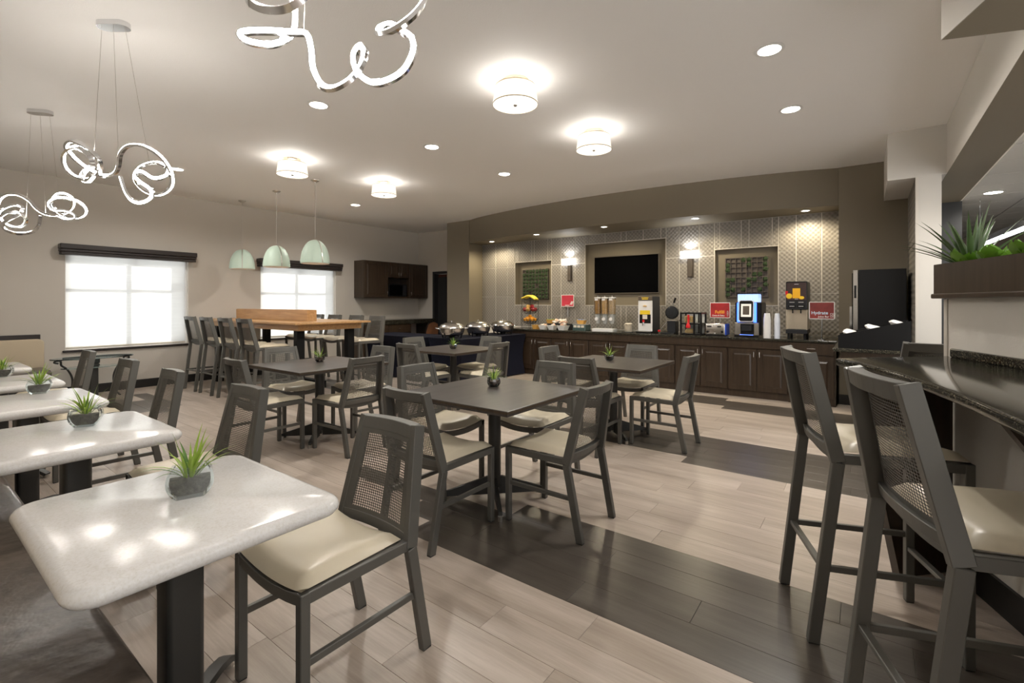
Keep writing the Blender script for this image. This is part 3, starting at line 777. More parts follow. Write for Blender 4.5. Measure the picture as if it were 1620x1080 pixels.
# ================================================================ potted grasses
def blade(mb, base, az, length, lean, width, curl, seg=6):
    """one arching leaf"""
    c, s = math.cos(az), math.sin(az); vs = []
    for i in range(seg + 1):
        t = i / seg; a = lean + curl * t
        r = 0.0; z = 0.0
        # integrate direction
        m = 6
        for q in range(m):
            tt = t * (q + .5) / m; aa = lean + curl * tt
            r += math.sin(aa) * length * t / m; z += math.cos(aa) * length * t / m
        w = width * (0.55 + 0.9 * t if t < 0.4 else (1 - t) * 1.5 + 0.02)
        p = (base[0] + c * r, base[1] + s * r, base[2] + z)
        vs += [(p[0] - s * w / 2, p[1] + c * w / 2, p[2]), (p[0] + c * w * .1, p[1] + s * w * .1, p[2] - w * 0.18), (p[0] + s * w / 2, p[1] - c * w / 2, p[2])]
    fs = []
    for i in range(seg): fs += [(3 * i, 3 * i + 1, 3 * i + 4, 3 * i + 3), (3 * i + 1, 3 * i + 2, 3 * i + 5, 3 * i + 4)]
    mb.add(vs, fs)
def grass_leaves(t, z0, rad, n, lmin, lmax, seed, wid=0.009):
    g = random.Random(seed)
    for i in range(n):
        a = 2 * PI * i / n * 2.4 + g.uniform(-.3, .3); u = g.random()
        mb = MB(); blade(mb, (rad * math.cos(a) * g.uniform(.2, 1), rad * math.sin(a) * g.uniform(.2, 1), z0), a, g.uniform(lmin, lmax), 0.08 + 0.65 * u, wid * g.uniform(.7, 1.2), 0.25 + 1.1 * u)
        mb.obj('leaf', 'leaf_green' if g.random() > 0.22 else 'leaf_deep', t, smooth=1.2, fix=False)
def moon_vase():
    t = thing('grass_plant', 'x', 'plant', (0, 0, 0), 0, 'green grasses in flat glass vases')
    # flat disc vase: truncated circle in x,z extruded along y
    R, zc = 0.062, 0.052; th = 0.030
    def outline(r, zc, zlo, zhi, n=20):
        pts = []
        a0 = math.asin((zlo - zc) / r); a1 = math.asin((zhi - zc) / r)
        for i in range(n + 1): a = a0 + (a1 - a0) * i / n; pts.append((r * math.cos(a), zc + r * math.sin(a)))
        return pts + [(-x, z) for x, z in pts[::-1]]
    o = outline(R, zc, 0.0, 0.093); inn = outline(R - 0.006, zc, 0.008, 0.0935)
    mb = MB(); n = len(o); m = len(inn)
    mb.yprism(o, -th, -th + 0.005); mb.yprism(o, th - 0.005, th)
    half = n // 2
    rim = o[:half], inn[:half]
    # curved walls left/right and bottom as one strip
    path_o = o[half - 1::-1] + o[:half - 1:-1]
    path_i = inn[half - 1::-1] + inn[:half - 1:-1]
    k = len(path_o); vs = []
    for (x, z), (x2, z2) in zip(path_o, path_i): vs += [(x, -th + .005, z), (x, th - .005, z), (x2, th - .005, z2), (x2, -th + .005, z2)]
    mb.add(vs, [(4 * i + a, 4 * i + (a + 1) % 4, 4 * i + 4 + (a + 1) % 4, 4 * i + 4 + a) for i in range(k - 1) for a in range(4)])
    mb.obj('vase', 'clear_glass', t, smooth=0.5)
    so = outline(R - 0.009, zc, 0.010, 0.056)
    MB().yprism(so, -th + 0.007, th - 0.007).obj('pebble_fill', 'pebbles', t, smooth=0.5)
    grass_leaves(t, 0.06, 0.022, 30, 0.09, 0.165, 21, 0.0105)
    return t
def bowl_vase():
    t = thing('grass_plant', 'x', 'plant', (0, 0, 0), 0, 'green grasses in small round glass bowls')
    MB().lathe([(0.026, 0.0), (0.036, 0.004), (0.047, 0.022), (0.049, 0.038), (0.044, 0.058), (0.041, 0.064), (0.038, 0.064), (0.042, 0.056), (0.046, 0.038), (0.044, 0.024), (0.034, 0.008), (0.0001, 0.006)], 12).obj('vase', 'clear_glass', t, smooth=0.4)
    MB().lathe([(0.0001, 0.008), (0.033, 0.010), (0.043, 0.026), (0.0445, 0.042), (0.0001, 0.048)], 12).obj('soil', 'soil_brown', t, smooth=0.6)
    grass_leaves(t, 0.04, 0.014, 24, 0.08, 0.145, 33, 0.0085)
    return t
moon = moon_vase(); bowl = bowl_vase()
for i, (px, py) in enumerate(((301, 783), (136, 673), (62, 622), (4, 596))):
    x, y = at_z(px, py, 0.74); lab = 'green grass in a flat round glass vase on the white table %s' % WN[i]
    rz = -0.35 if i == 0 else -0.2
    if i == 0: moon.location = (x, y, 0.74); moon.rotation_euler = (0, 0, rz); moon['label'] = lab
    else: dup(moon, (x, y, 0.74), rz + 2.9 * (i % 2), lab)
for i, (px, py) in enumerate(((781, 611), (506, 572), (717, 551.5), (964, 570))):
    x, y = at_z(px, py, 0.74); lab = 'green grass in a small glass bowl on the dark %s' % SHORT[i]
    if i == 0: bowl.location = (x, y, 0.74); bowl['label'] = lab
    else: dup(bowl, (x, y, 0.74), i * 1.7, lab)

# ================================================================ tall communal table with stools
pt = thing('communal_table', 'tall oak communal table with black slab legs', 'table', (3.91, 7.62, 0))
hu, hv, zt = 0.60, 1.55, 1.075
MB().box(-hu, hu, -hv, hv, zt - 0.028, zt).obj('table_top', 'oak', pt, bevel=0.003)
MB().box(-hu + .1, hu - .1, -hv + .1, -hv + .13, zt - 0.115, zt - 0.028).box(-hu + .1, hu - .1, hv - .13, hv - .1, zt - 0.115, zt - 0.028).box(-hu + .1, -hu + .13, -hv + .13, hv - .13, zt - 0.115, zt - 0.028).box(hu - .13, hu - .1, -hv + .13, hv - .13, zt - 0.115, zt - 0.028).obj('apron', 'oak', pt, fix=False)
for sx in (-1, 1):
    for sy in (-1, 1):
        MB().box(sx * (hu - .2) - .055, sx * (hu - .2) + .055, sy * (hv - .26) - .05, sy * (hv - .26) + .05, 0, zt - 0.028).obj('leg', 'near_black', pt, bevel=0.003)
MB().box(-0.04, 0.04, -hv + .3, hv - .3, 0.1, 0.2).obj('cross_beam', 'near_black', pt)
tr_ = thing('oak_planter_box', 'long closed oak box lying along the tall communal table', 'box', (3.83, 7.70, zt))
MB().box(-0.075, 0.075, -1.15, 1.15, 0, 0.165).obj('box_body', 'oak', tr_, bevel=0.003)
MB().box(-0.063, 0.063, -1.138, 1.138, 0.165, 0.168).obj('box_lid', 'oak', tr_)
for i, v in enumerate((6.57, 7.15, 7.78, 8.37)):
    place(stool0, 3.18, v, -PI / 2, 'bar stool on the white-table side of the oak table, %s from the windows' % ('fourth', 'third', 'second', 'first')[i], ST_GROUP)
for i, v in enumerate((6.42, 7.02, 7.62, 8.22)):
    place(stool0, 4.60 + (0.03 if i % 2 else 0), v, PI / 2, 'bar stool on the buffet side of the oak table, %s from the windows' % ('fourth', 'third', 'second', 'first')[i], ST_GROUP)
# bar stools at the granite bar
rzb = BD + PI
place(stool0, 2.506, -0.04, rzb, 'grey perforated bar stool at the far end of the granite bar', ST_GROUP)
place(stool0, 2.506 - 0.71, -0.04 - 0.268, rzb, 'grey perforated bar stool at the granite bar, second from its end', ST_GROUP)
place(stool0, 3.72, -0.34, -PI / 2, 'grey bar stool behind the end of the half wall, facing the cutlery ledge', ST_GROUP, (1, 1, 0.985))

# ================================================================ granite bar
bar = thing('bar_counter', 'black granite bar top with rounded edge on dark wood brackets', 'bar counter', (0, 0, 0))
front = [(2.79, 0.123), (2.68, 0.045), (2.545, -0.022), (2.39, -0.082), (2.22, -0.137), (2.03, -0.187), (1.846, -0.229), (1.53, -0.282), (1.1, -0.36), (0.7, -0.45)]
front = [(p.x, p.y) for p in catmull([(x, y, 0) for x, y in front], 3)]
backp = [bw(2.95, 0.004)[:2], bw(0.02, 0.004)[:2]]
polyb = front[::-1] + [bw(-0.02, 0.03)[:2]] + [] 
polyb = front + [backp[0], backp[1]]
MB().prism(polyb, 1.034, 1.07).obj('bar_top', 'granite', bar, bevel=0.012, seg=3, smooth=0.7)
bwbox(MB(), 0.07, 3.0, 0.002, 0.024, 1.07, 1.112).obj('upstand', 'granite', bar, bevel=0.006, seg=2)
# gusset panels
def gusset(t0, out_top, out_bot, z_bot, wd=0.03, skew=0.0):
    mb = MB(); a = Vector(bw(t0, 0.017)); n = nW
    # plane leaning towards the far end of the top
    d_ = (Vector((2.79, 0.123, 0)) - EW).normalized() if skew else n
    s_ = Vector((-d_.y, d_.x, 0))
    pts = [(0.0, 1.033), (out_top, 1.033), (out_bot, z_bot), (0.0, z_bot)]
    vs = [a + d_ * u + s_ * (sg * wd / 2) + Vector((0, 0, z)) for sg in (-1, 1) for u, z in pts]
    mb.add(vs, [(0, 1, 2, 3), (7, 6, 5, 4), (0, 4, 5, 1), (1, 5, 6, 2), (2, 6, 7, 3), (3, 7, 4, 0)])
    return mb
gusset(0.05, 0.56, 0.31, 0.001, 0.04, 1.0).obj('end_panel', 'cabinet_wood', bar, label='dark wood end panel with slanted edge')
gusset(1.15, 0.46, 0.05, 0.45).obj('bracket', 'cabinet_wood', bar)
gusset(2.1, 0.46, 0.05, 0.45).obj('bracket', 'cabinet_wood', bar)
# planter on the half wall
pl = thing('wall_planter', 'dark wood planter trough topping the white half wall', 'planter', (0, 0, 0))
bwbox(MB(), -0.03, 3.2, -0.155, 0.055, 1.3605, 1.385).obj('trough_trim', 'cabinet_wood', pl, bevel=0.006, seg=2)
mb = MB(); bwbox(mb, -0.02, 3.2, 0.03, 0.045, 1.385, 1.535); bwbox(mb, -0.02, 3.2, -0.145, -0.13, 1.385, 1.535); bwbox(mb, -0.02, -0.005, -0.13, 0.03, 1.385, 1.535)
mb.obj('trough', 'cabinet_wood', pl)
bwbox(MB(), -0.004, 3.2, -0.128, 0.028, 1.385, 1.50).obj('soil', 'soil', pl)
yc = thing('yucca_plant', 'spiky dark green yucca in the half-wall planter', 'plant', bw(0.10, -0.05, 1.50))
g = random.Random(5)
for i in range(30):
    a = g.uniform(0, 2 * PI); u = g.random() ** 0.8
    mb = MB(); blade(mb, (0.012 * math.cos(a), 0.012 * math.sin(a), 0), a, g.uniform(0.25, 0.36), 0.08 + 0.85 * u, 0.026, 0.2 + 0.35 * u); mb.obj('leaf', 'leaf_yucca', yc, smooth=1.2, fix=False)
def lettuce(t0, n0, seed, label):
    p = thing('leafy_succulent', label, 'plant', bw(t0, n0, 1.50)); g = random.Random(seed)
    for i in range(8):
        a = 2 * PI * i / 8 + g.uniform(-.3, .3); mb = MB(); R = g.uniform(0.045, 0.062); lean = g.uniform(0.5, 1.2)
        def fn(u, v, a=a, R=R, lean=lean):
            w = R * math.sin(PI * min(1, v * 0.92 + 0.06)) ** 0.7 * 0.75; x = (2 * u - 1) * w; r = R * 1.5 * v * math.sin(lean); z = 0.004 + R * 1.5 * v * math.cos(lean) + 0.012 * (2 * u - 1) ** 2 + 0.015 * v * v
            return (r * math.cos(a) - x * math.sin(a), r * math.sin(a) + x * math.cos(a), z)
        mb.grid(fn, 4, 5); mb.obj('leaf', 'leaf_bright', p, smooth=1.2, fix=False)
lettuce(0.16, 0.0, 1, 'bright green leafy succulent under the yucca'); lettuce(0.30, -0.03, 2, 'bright green leafy succulent beside the yucca'); lettuce(0.52, -0.02, 3, 'bright green leafy succulent alone further along the planter')
# ================================================================ ceiling lights
def add_light(name, kind, loc, energy, parent, color=(1, 0.95, 0.88), size=0.05, spot=None):
    l = bpy.data.lights.new(name, kind); l.energy = energy; l.color = color
    if kind == 'SPOT': l.spot_size = spot or 2.2; l.spot_blend = 0.6; l.shadow_soft_size = size
    elif kind == 'POINT': l.shadow_soft_size = size
    elif kind == 'AREA': l.shape = 'DISK'; l.size = size
    o = bpy.data.objects.new(name, l); COL.objects.link(o); o.location = loc
    if parent: o.parent = parent
    return o
DL_E = 40.0
def downlight(x, y, z, label, group, r=0.075, energy=DL_E, warm=(1, 0.95, 0.88)):
    t = thing('recessed_light', label, 'ceiling light', (x, y, z), 0, group)
    MB().lathe([(r, 0.0), (r + 0.022, -0.002), (r + 0.024, -0.006), (r, -0.008), (r, 0.0)], 24).obj('trim_ring', 'plastic_white', t, smooth=0.6)
    MB().lathe([(r, -0.003), (r, -0.0045)], 24).obj('lens', 'downlight_glow', t)
    add_light('lamp', 'SPOT', (0, 0, -0.03), energy, t, warm, 0.075, 2.85)
    return t
spots = [((3.79, 0.55), 'standing over the bar stools', 'over the bar end'), ((5.07, 0.56), '', 'between the bar and the buffet'), ((2.39, 3.98), '', 'between the white tables and the oak table'),
         ((3.81, 4.0), '', 'between the dark tables'), ((5.21, 4.03), '', 'before the television'), ((5.22, 7.48), '', 'before the wall cabinets'), ((2.39, 7.40), '', 'over the stools by the windows')]
for (x, y), _, lab in spots: downlight(x, y, CH, 'round recessed ceiling light %s' % lab, 'recessed ceiling lights', 0.075, DL_E)
alc = [((7.72, 6.30), 'at the chafing dish end'), ((7.43, 4.98), 'over the fruit stand'), ((7.37, 3.56), 'over the television'), ((7.48, 2.09), 'beside the second wall sconce'), ((7.78, 0.68), 'over the juice dispenser')]
for (x, y), lab in alc: downlight(x, y, HB, 'warm recessed light in the buffet alcove, %s' % lab, 'alcove lights', 0.045, 22.0, (1, 0.86, 0.60))
for (x, y), lab in (((7.85, -1.2), 'farther along'), ((5.55, -1.12), 'nearer the half wall')): downlight(x, y, HB + 0.004, 'recessed light in the tiled lobby ceiling, %s' % lab, 'lobby ceiling lights', 0.08, 14.0)
def drum(x, y, label):
    t = thing('drum_light', label, 'ceiling light', (x, y, CH), 0, 'drum ceiling lights')
    MB().cyl((0, 0, -0.02), 0.06, 0.02, 24).obj('ceiling_plate', 'plastic_white', t, smooth=0.6)
    MB().lathe([(0.165, -0.058), (0.182, -0.20), (0.180, -0.20), (0.163, -0.058), (0.165, -0.058)], 36).obj('shade', 'lamp_fabric', t, smooth=0.6, label='pale linen drum shade')
    for ra, za in ((0.182, -0.203), (0.165, -0.062)): MB().lathe([(ra + .001, za + .008), (ra + .002, za), (ra - .002, za), (ra - .002, za + .008), (ra + .001, za + .008)], 36).obj('shade_rim', 'beige_fabric', t, smooth=0.6)
    MB().lathe([(0.0001, -0.202), (0.179, -0.196), (0.179, -0.193), (0.0001, -0.198)], 36).obj('diffuser', 'lamp_diffuser', t, smooth=0.6)
    MB().lathe([(0.0001, -0.217), (0.012, -0.213), (0.017, -0.206), (0.017, -0.201), (0.0001, -0.200)], 16).obj('finial', 'nickel', t, smooth=0.8)
    add_light('lamp', 'POINT', (0, 0, -0.075), 36.0, t, (1, 0.96, 0.9), 0.045)
    return t
for x, y, lab in ((3.08, 2.27, 'over the dark table near the bar'), (4.48, 2.28, 'over the dark table before the buffet cabinets'), (3.09, 5.73, 'next to the green pendants'), (4.49, 5.73, 'before the black draped tables')):
    drum(x, y, 'round linen drum ceiling light %s' % lab)
def pendant(x, y, ztop, seam_az, label):
    t = thing('pendant_lamp', label, 'pendant lamp', (x, y, CH), 0, 'mint dome pendants')
    MB().lathe([(0.0001, 0), (0.06, 0), (0.06, -0.012), (0.035, -0.03), (0.0001, -0.034)], 24).obj('canopy', 'nickel', t, smooth=0.8)
    zt_ = ztop - CH
    MB().tube([(0, 0, -0.03), (0, 0, zt_ + 0.02)], 0.004, 8).obj('rod', 'nickel', t, smooth=1)
    H_, R = 0.375, 0.20
    n = 12; prof = [(max(0.0001, R * math.sin(PI / 2 * (i / n)) ** 0.9), zt_ - H_ + H_ * math.cos(PI / 2 * (i / n) * 0.94)) for i in range(n + 1)]
    inner = [(max(0.0001, r - 0.004), z - 0.003) for r, z in prof]
    MB().lathe(prof + inner[:0:-1] + [(0.0001, prof[0][1] - 0.004)], 36).obj('shade', 'mint', t, smooth=0.7, label='mint green enamelled dome shade')
    MB().lathe([(0.0001, zt_ - 0.012)] + [(max(0.0001, r - 0.007), z - 0.008) for r, z in prof[1:]], 36).obj('shade_lining', 'lamp_inner', t, smooth=0.7, fix=False)
    seam = MB()
    for a in (seam_az, PI + seam_az):
        seam.sweep([((r + 0.002) * math.cos(a), (r + 0.002) * math.sin(a), z + 0.002) for r, z in prof], [(-0.0055, -0.004), (0.0055, -0.004), (0.0055, 0.004), (-0.0055, 0.004)], lambda i, tt, a=a: (-math.sin(a), math.cos(a), 0))
    seam.obj('seam_strap', 'nickel', t)
    b = MB().ball((0, 0, zt_ - 0.24), 0.04, 14, 10).obj('bulb', 'bulb', t, smooth=1.5)
    add_light('lamp', 'POINT', (0, 0, zt_ - 0.30), 22.0, t, (1, 0.88, 0.68), 0.04)
    return t
for (y, lab) in ((8.77, 'closest to the windows'), (7.57, 'in the middle of the row of three'), (6.45, 'closest to the drum lights')):
    pendant(3.82, y, 2.265 + (0.02 if y > 8 else 0), {8.77: -1.98, 7.57: -1.66, 6.45: -1.60}[y], 'mint green dome pendant over the oak table, %s' % lab)

# ---- curling LED chandeliers
def chandelier(x, y, zc, rz, label, canopy=True, pts=None, flip=1):
    t = thing('led_chandelier', label, 'chandelier', (x, y, zc), rz, 'curling chrome LED chandeliers')
    P = [((px_ - pts[0]) * pts[2] * (-1 if flip < 0 else 1), d_, (pts[1] - py_) * pts[2]) for px_, py_, d_ in pts[3]]
    path = catmull(P, 4)
    # body and light strip share frames: strip sits on one broad face
    frames = []; prev = Vector((0, 1, 0)); n = len(path)
    for i in range(n):
        tt = (path[min(i + 1, n - 1)] - path[max(i - 1, 0)]).normalized(); a = (prev - tt * prev.dot(tt)).normalized(); prev = a; frames.append(a)
    MB().sweep(path, [(-0.0125, -0.010), (0.0125, -0.010), (0.0125, 0.004), (-0.0125, 0.004)], lambda i, tt: frames[i]).obj('chrome_ribbon', 'chrome', t, smooth=0.5)
    MB().sweep(path, [(-0.009, 0.004), (0.009, 0.004), (0.007, 0.0085), (-0.007, 0.0085)], lambda i, tt: frames[i]).obj('led_strip', 'led_strip', t, smooth=0.5)
    zt_ = CH - zc
    if canopy:
        MB().prism(rounded_rect(0.10, 0.045, 0.0449, 8), zt_ - 0.032, zt_).obj('canopy', 'chrome', t, smooth=0.6)
        hooks = [(-0.12, 0.05, -0.08), (0.04, -0.02, 0.04), (0.19, 0.0, 0.10)]
        for (hx, hy, hz), cx_ in zip(hooks, (-0.075, 0.0, 0.075)):
            # hang each wire from the nearest ribbon point
            q = min(path, key=lambda p: (p.x - hx) ** 2 + (p.z - hz) ** 2)
            MB().tube([(cx_, 0, zt_ - 0.03), (q.x, q.y, q.z)], 0.0013, 6).obj('suspension_wire', 'nickel', t)
    return t
CURL_A = (470, 715, 0.00151, [(385, 738, 0), (345, 756, .03), (305, 742, .05), (310, 715, .05), (350, 698, .02), (392, 700, -.02), (402, 670, -.05), (370, 638, -.06), (318, 626, -.04), (258, 645, 0), (238, 690, .04), (268, 728, .06), (330, 740, .06), (385, 715, .04),
    (405, 665, 0), (372, 620, -.05), (325, 602, -.06), (288, 622, -.03), (300, 665, .02), (345, 705, .05), (400, 727, .05), (455, 722, .03), (490, 695, 0), (515, 650, -.03), (560, 620, -.05), (620, 620, -.05), (675, 653, -.02), (705, 715, .02), (692, 775, .05), (640, 807, .06), (585, 797, .05), (556, 760, .02),
    (575, 728, -.02), (620, 730, -.05), (662, 755, -.04), (694, 735, 0), (682, 695, .04), (630, 670, .05), (578, 688, .03), (572, 735, -.02), (610, 770, -.05), (648, 800, -.04), (640, 832, -.02), (590, 850, 0), (535, 838, .03), (500, 800, .04), (483, 735, .03)])
CURL_B = (435, 0, 0.000876, [(240, 0, .05), (215, -95, .06), (140, -130, .05), (75, -85, .02), (85, 0, 0), (160, 52, -.02), (260, 55, -.03), (335, -5, -.03), (330, -90, 0), (290, -120, .04), (240, -60, .06), (243, 60, .05), (232, 130, .03), (180, 185, -.01), (105, 190, -.04), (85, 165, -.05), (150, 143, -.03), (255, 130, 0), (310, 130, .01), (325, 185, .02), (338, 270, .01), (380, 345, -.01), (435, 370, -.03), (500, 345, -.04), (543, 285, -.03),
    (548, 210, 0), (518, 168, .03), (490, 200, .04), (508, 270, .03), (570, 325, .01), (640, 336, -.02), (710, 302, -.03), (746, 225, -.02), (735, 150, .01), (690, 100, .04), (640, 66, .05), (600, 85, .04), (606, 130, 0), (665, 150, -.04), (740, 110, -.05), (785, 40, -.03), (795, -30, 0), (755, -110, .03), (670, -140, .04), (590, -110, .03), (560, -50, .01)])
chandelier(0.905, 3.88, 2.19, -0.93, 'curling chrome LED chandelier with oval canopy over the middle white tables', pts=CURL_A)
chandelier(0.905, 6.19, 2.19, -0.75, 'curling chrome LED chandelier with oval canopy beside the windows', pts=CURL_A, flip=-1)
chandelier(0.96, 1.487, 2.40, -0.93, 'curling chrome LED chandelier over the white table fifth from the windows', pts=CURL_B)

# ================================================================ wall cabinet, desk, back corner
def raised_door(t, x0, x1, z0, z1, y, mat, hside=None, hz=None, hlen=0.085, hh=False, panel=True):
    """door facing -y"""
    fr = 0.055; th = 0.02
    dmb = MB().box(x0, x1, y - th, y, z0, z1)
    d_ = dmb.obj('door', mat, t, bevel=0.002)
    if panel and x1 - x0 > 0.16:
        a, b, c, e = x0 + fr, x1 - fr, z0 + fr, z1 - fr
        MB().box(a, b, y - th - 0.002, y - th + 0.001, c, c + 0.006).box(a, b, y - th - 0.004, y - th, e - 0.006, e).box(a, a + .006, y - th - 0.004, y - th, c, e).box(b - .006, b, y - th - 0.004, y - th, c, e).obj('moulding', mat, d_, fix=False)
        g = 0.03; vs = [(a + .01, y - th, c + .01), (b - .01, y - th, c + .01), (b - .01, y - th, e - .01), (a + .01, y - th, e - .01), (a + g, y - th - .008, c + g), (b - g, y - th - .008, c + g), (b - g, y - th - .008, e - g), (a + g, y - th - .008, e - g)]
        MB().add(vs, [(4, 5, 6, 7), (0, 1, 5, 4), (1, 2, 6, 5), (2, 3, 7, 6), (3, 0, 4, 7)]).obj('raised_panel', mat, d_)
    if hside is not None:
        hx = x0 + 0.028 if hside < 0 else x1 - 0.028
        MB().tube([(hx, y - th, hz), (hx, y - th - 0.025, hz + 0.005), (hx, y - th - 0.025, hz + hlen - 0.005), (hx, y - th, hz + hlen)], 0.0055, 8).obj('handle', 'chrome', d_, smooth=0.8, label='slim chrome handle')
    return d_
wc = thing('wall_cabinet', 'dark wood wall cabinet with a microwave bay hung in the corner', 'cabinet', (6.42, VW, 0))
L = 1.90; y0 = -0.36
MB().box(0, 0.66, y0, -0.002, 1.465, 2.30).box(1.29, L, y0, -0.002, 1.465, 2.30).box(0.66, 1.29, y0, -0.002, 1.94, 2.30).box(0.66, 1.29, y0, -0.002, 1.465, 1.50).box(0.66, 1.29, -0.02, -0.002, 1.5, 1.94).obj('body', 'cabinet_wood', wc, fix=False)
raised_door(wc, 0.012, 0.648, 1.48, 2.285, y0, 'cabinet_wood', 1, 1.53)
raised_door(wc, 0.672, 0.972, 1.955, 2.285, y0, 'cabinet_wood', 1, 1.975)
raised_door(wc, 0.980, 1.278, 1.955, 2.285, y0, 'cabinet_wood', -1, 1.975)
raised_door(wc, 1.302, L - .012, 1.48, 2.285, y0, 'cabinet_wood', -1, 1.53)
mw = thing('microwave', 'black microwave in the bay of the wall cabinet', 'microwave', (6.42 + 0.975, VW - 0.34, 1.50))
MB().box(-0.27, 0.27, 0.0, 0.31, 0.0, 0.30).obj('body', 'plastic_black', mw, bevel=0.006)
MB().box(-0.25, 0.12, -0.008, 0.0, 0.03, 0.27).obj('door_window', 'screen', mw)
MB().box(0.15, 0.25, -0.006, 0.0, 0.03, 0.27).obj('control_panel', 'plastic_dark', mw)
dk = thing('desk', 'dark wood desk with thick black granite top along the window wall', 'desk', (6.17, VW, 0))
MB().box(0, 2.15, -0.66, -0.002, 0.86, 0.965).obj('top', 'granite', dk, bevel=0.008)
MB().box(0.05, 1.38, -0.62, -0.004, 0.0, 0.86).obj('body', 'cabinet_wood', dk)
MB().box(2.09, 2.13, -0.60, -0.004, 0.0, 0.86).obj('side_panel', 'cabinet_wood', dk)
for i in range(2):
    dr = MB().box(0.08 + i * 0.65, 0.70 + i * 0.65, -0.64, -0.62, 0.67, 0.845).obj('drawer', 'cabinet_wood', dk, bevel=0.003)
    cxh = 0.39 + i * 0.65
    MB().tube([(cxh - .05, -0.64, 0.765), (cxh - .045, -0.665, 0.765), (cxh + .045, -0.665, 0.765), (cxh + .05, -0.64, 0.765)], 0.005, 8).obj('handle', 'chrome', dr, smooth=0.8)
    raised_door(dk, 0.08 + i * 0.65, 0.70 + i * 0.65, 0.1, 0.65, -0.62, 'cabinet_wood')
bc = thing('banquet_chair', 'brown vinyl banquet chair with black frame by the desk', 'chair', (7.74, 8.38, 0), 0.0)
def bcback(u, v): 
    x = (2 * u - 1) * 0.19 * (1 - 0.25 * max(0, v - 0.55) ** 1.0 * 2); return (x, -0.24 - 0.06 * v, 0.50 + 0.40 * (v if v < 1 else 1) - 0.05 * (2 * u - 1) ** 2 * v)
mb = MB(); mb.grid(bcback, 10, 8); mb.grid(lambda u, v: tuple(Vector(bcback(u, v)) + Vector((0, 0.045, 0))), 10, 8); mb.obj('backrest', 'chair_brown', bc, smooth=1.0)
rim = [Vector(bcback(0, v / 8)) + Vector((0, 0.02, 0)) for v in range(9)] + [Vector(bcback(u / 8, 1)) + Vector((0, 0.02, 0)) for u in range(1, 9)] + [Vector(bcback(1, 1 - v / 8)) + Vector((0, 0.02, 0)) for v in range(1, 9)]
MB().tube(rim, 0.014, 8).obj('back_frame', 'plastic_black', bc, smooth=0.9)
mb = MB(); cushion(mb, -0.2, 0.2, -0.2, 0.2, 0.42, 0.48, 0.02); mb.obj('seat', 'chair_brown', bc, smooth=0.9)
for sx in (-1, 1):
    MB().tube([(sx * 0.19, -0.24, 0.5), (sx * 0.2, -0.25, 0.25), (sx * 0.2, -0.28, 0)], 0.012, 8).obj('leg', 'plastic_black', bc, smooth=0.9)
    MB().tube([(sx * 0.19, 0.18, 0.43), (sx * 0.2, 0.2, 0)], 0.012, 8).obj('leg', 'plastic_black', bc, smooth=0.9)

# ---- draped tables
def draped(x0, x1, y0, y1, z, name, label, mat):
    t = thing(name, label, 'table', ((x0 + x1) / 2, (y0 + y1) / 2, 0))
    hx, hy = (x1 - x0) / 2, (y1 - y0) / 2
    # stretch cover pulled in between the four corners
    N = 14; rings = 8; vs = []
    per = []
    for (ax, ay), (bx_, by_) in zip([(-1, -1), (1, -1), (1, 1), (-1, 1)], [(1, -1), (1, 1), (-1, 1), (-1, -1)]):
        for i in range(N): s_ = i / N; per.append((ax + (bx_ - ax) * s_, ay + (by_ - ay) * s_, abs(2 * s_ - 1)))
    for j in range(rings + 1):
        k = j / rings; zz = z * (1 - k) + 0.02 * k
        for px_, py_, c in per:
            pull = (0.075 * math.sin(PI * min(1, k * 1.0)) + 0.02 * k) * (1 - 0.5 * c ** 4) + 0.05 * k * (1 - c ** 3)
            nx = 0 if abs(py_) > 0.999 and abs(px_) < 0.999 else math.copysign(1, px_); ny = 0 if abs(px_) > 0.999 and abs(py_) < 0.999 else math.copysign(1, py_)
            vs.append((px_ * hx - nx * pull, py_ * hy - ny * pull, zz))
    n = len(per); fs = [(j * n + i, j * n + (i + 1) % n, (j + 1) * n + (i + 1) % n, (j + 1) * n + i) for j in range(rings) for i in range(n)] + [tuple(range(n))]
    mb = MB(); mb.add(vs, fs); mb.obj('stretch_cover', mat, t, smooth=0.7)
    MB().box(-hx + .02, hx - .02, -hy + .02, hy - .02, z - 0.03, z - 0.004).obj('table_top', 'plastic_dark', t)
    for sx in (-1, 1):
        for sy in (-1, 1): MB().cyl((sx * (hx - .14), sy * (hy - .14), 0), 0.016, z - 0.03, 10).obj('leg', 'plastic_dark', t, smooth=1)
    return t
draped(5.50, 6.25, 5.98, 7.62, 0.76, 'draped_table', 'banquet table in a stretched dark cover beside the desk', 'cloth_navy')
draped(5.55, 7.34, 5.16, 5.92, 0.76, 'draped_table', 'banquet table in a stretched dark cover carrying the chafing dishes', 'cloth_navy')
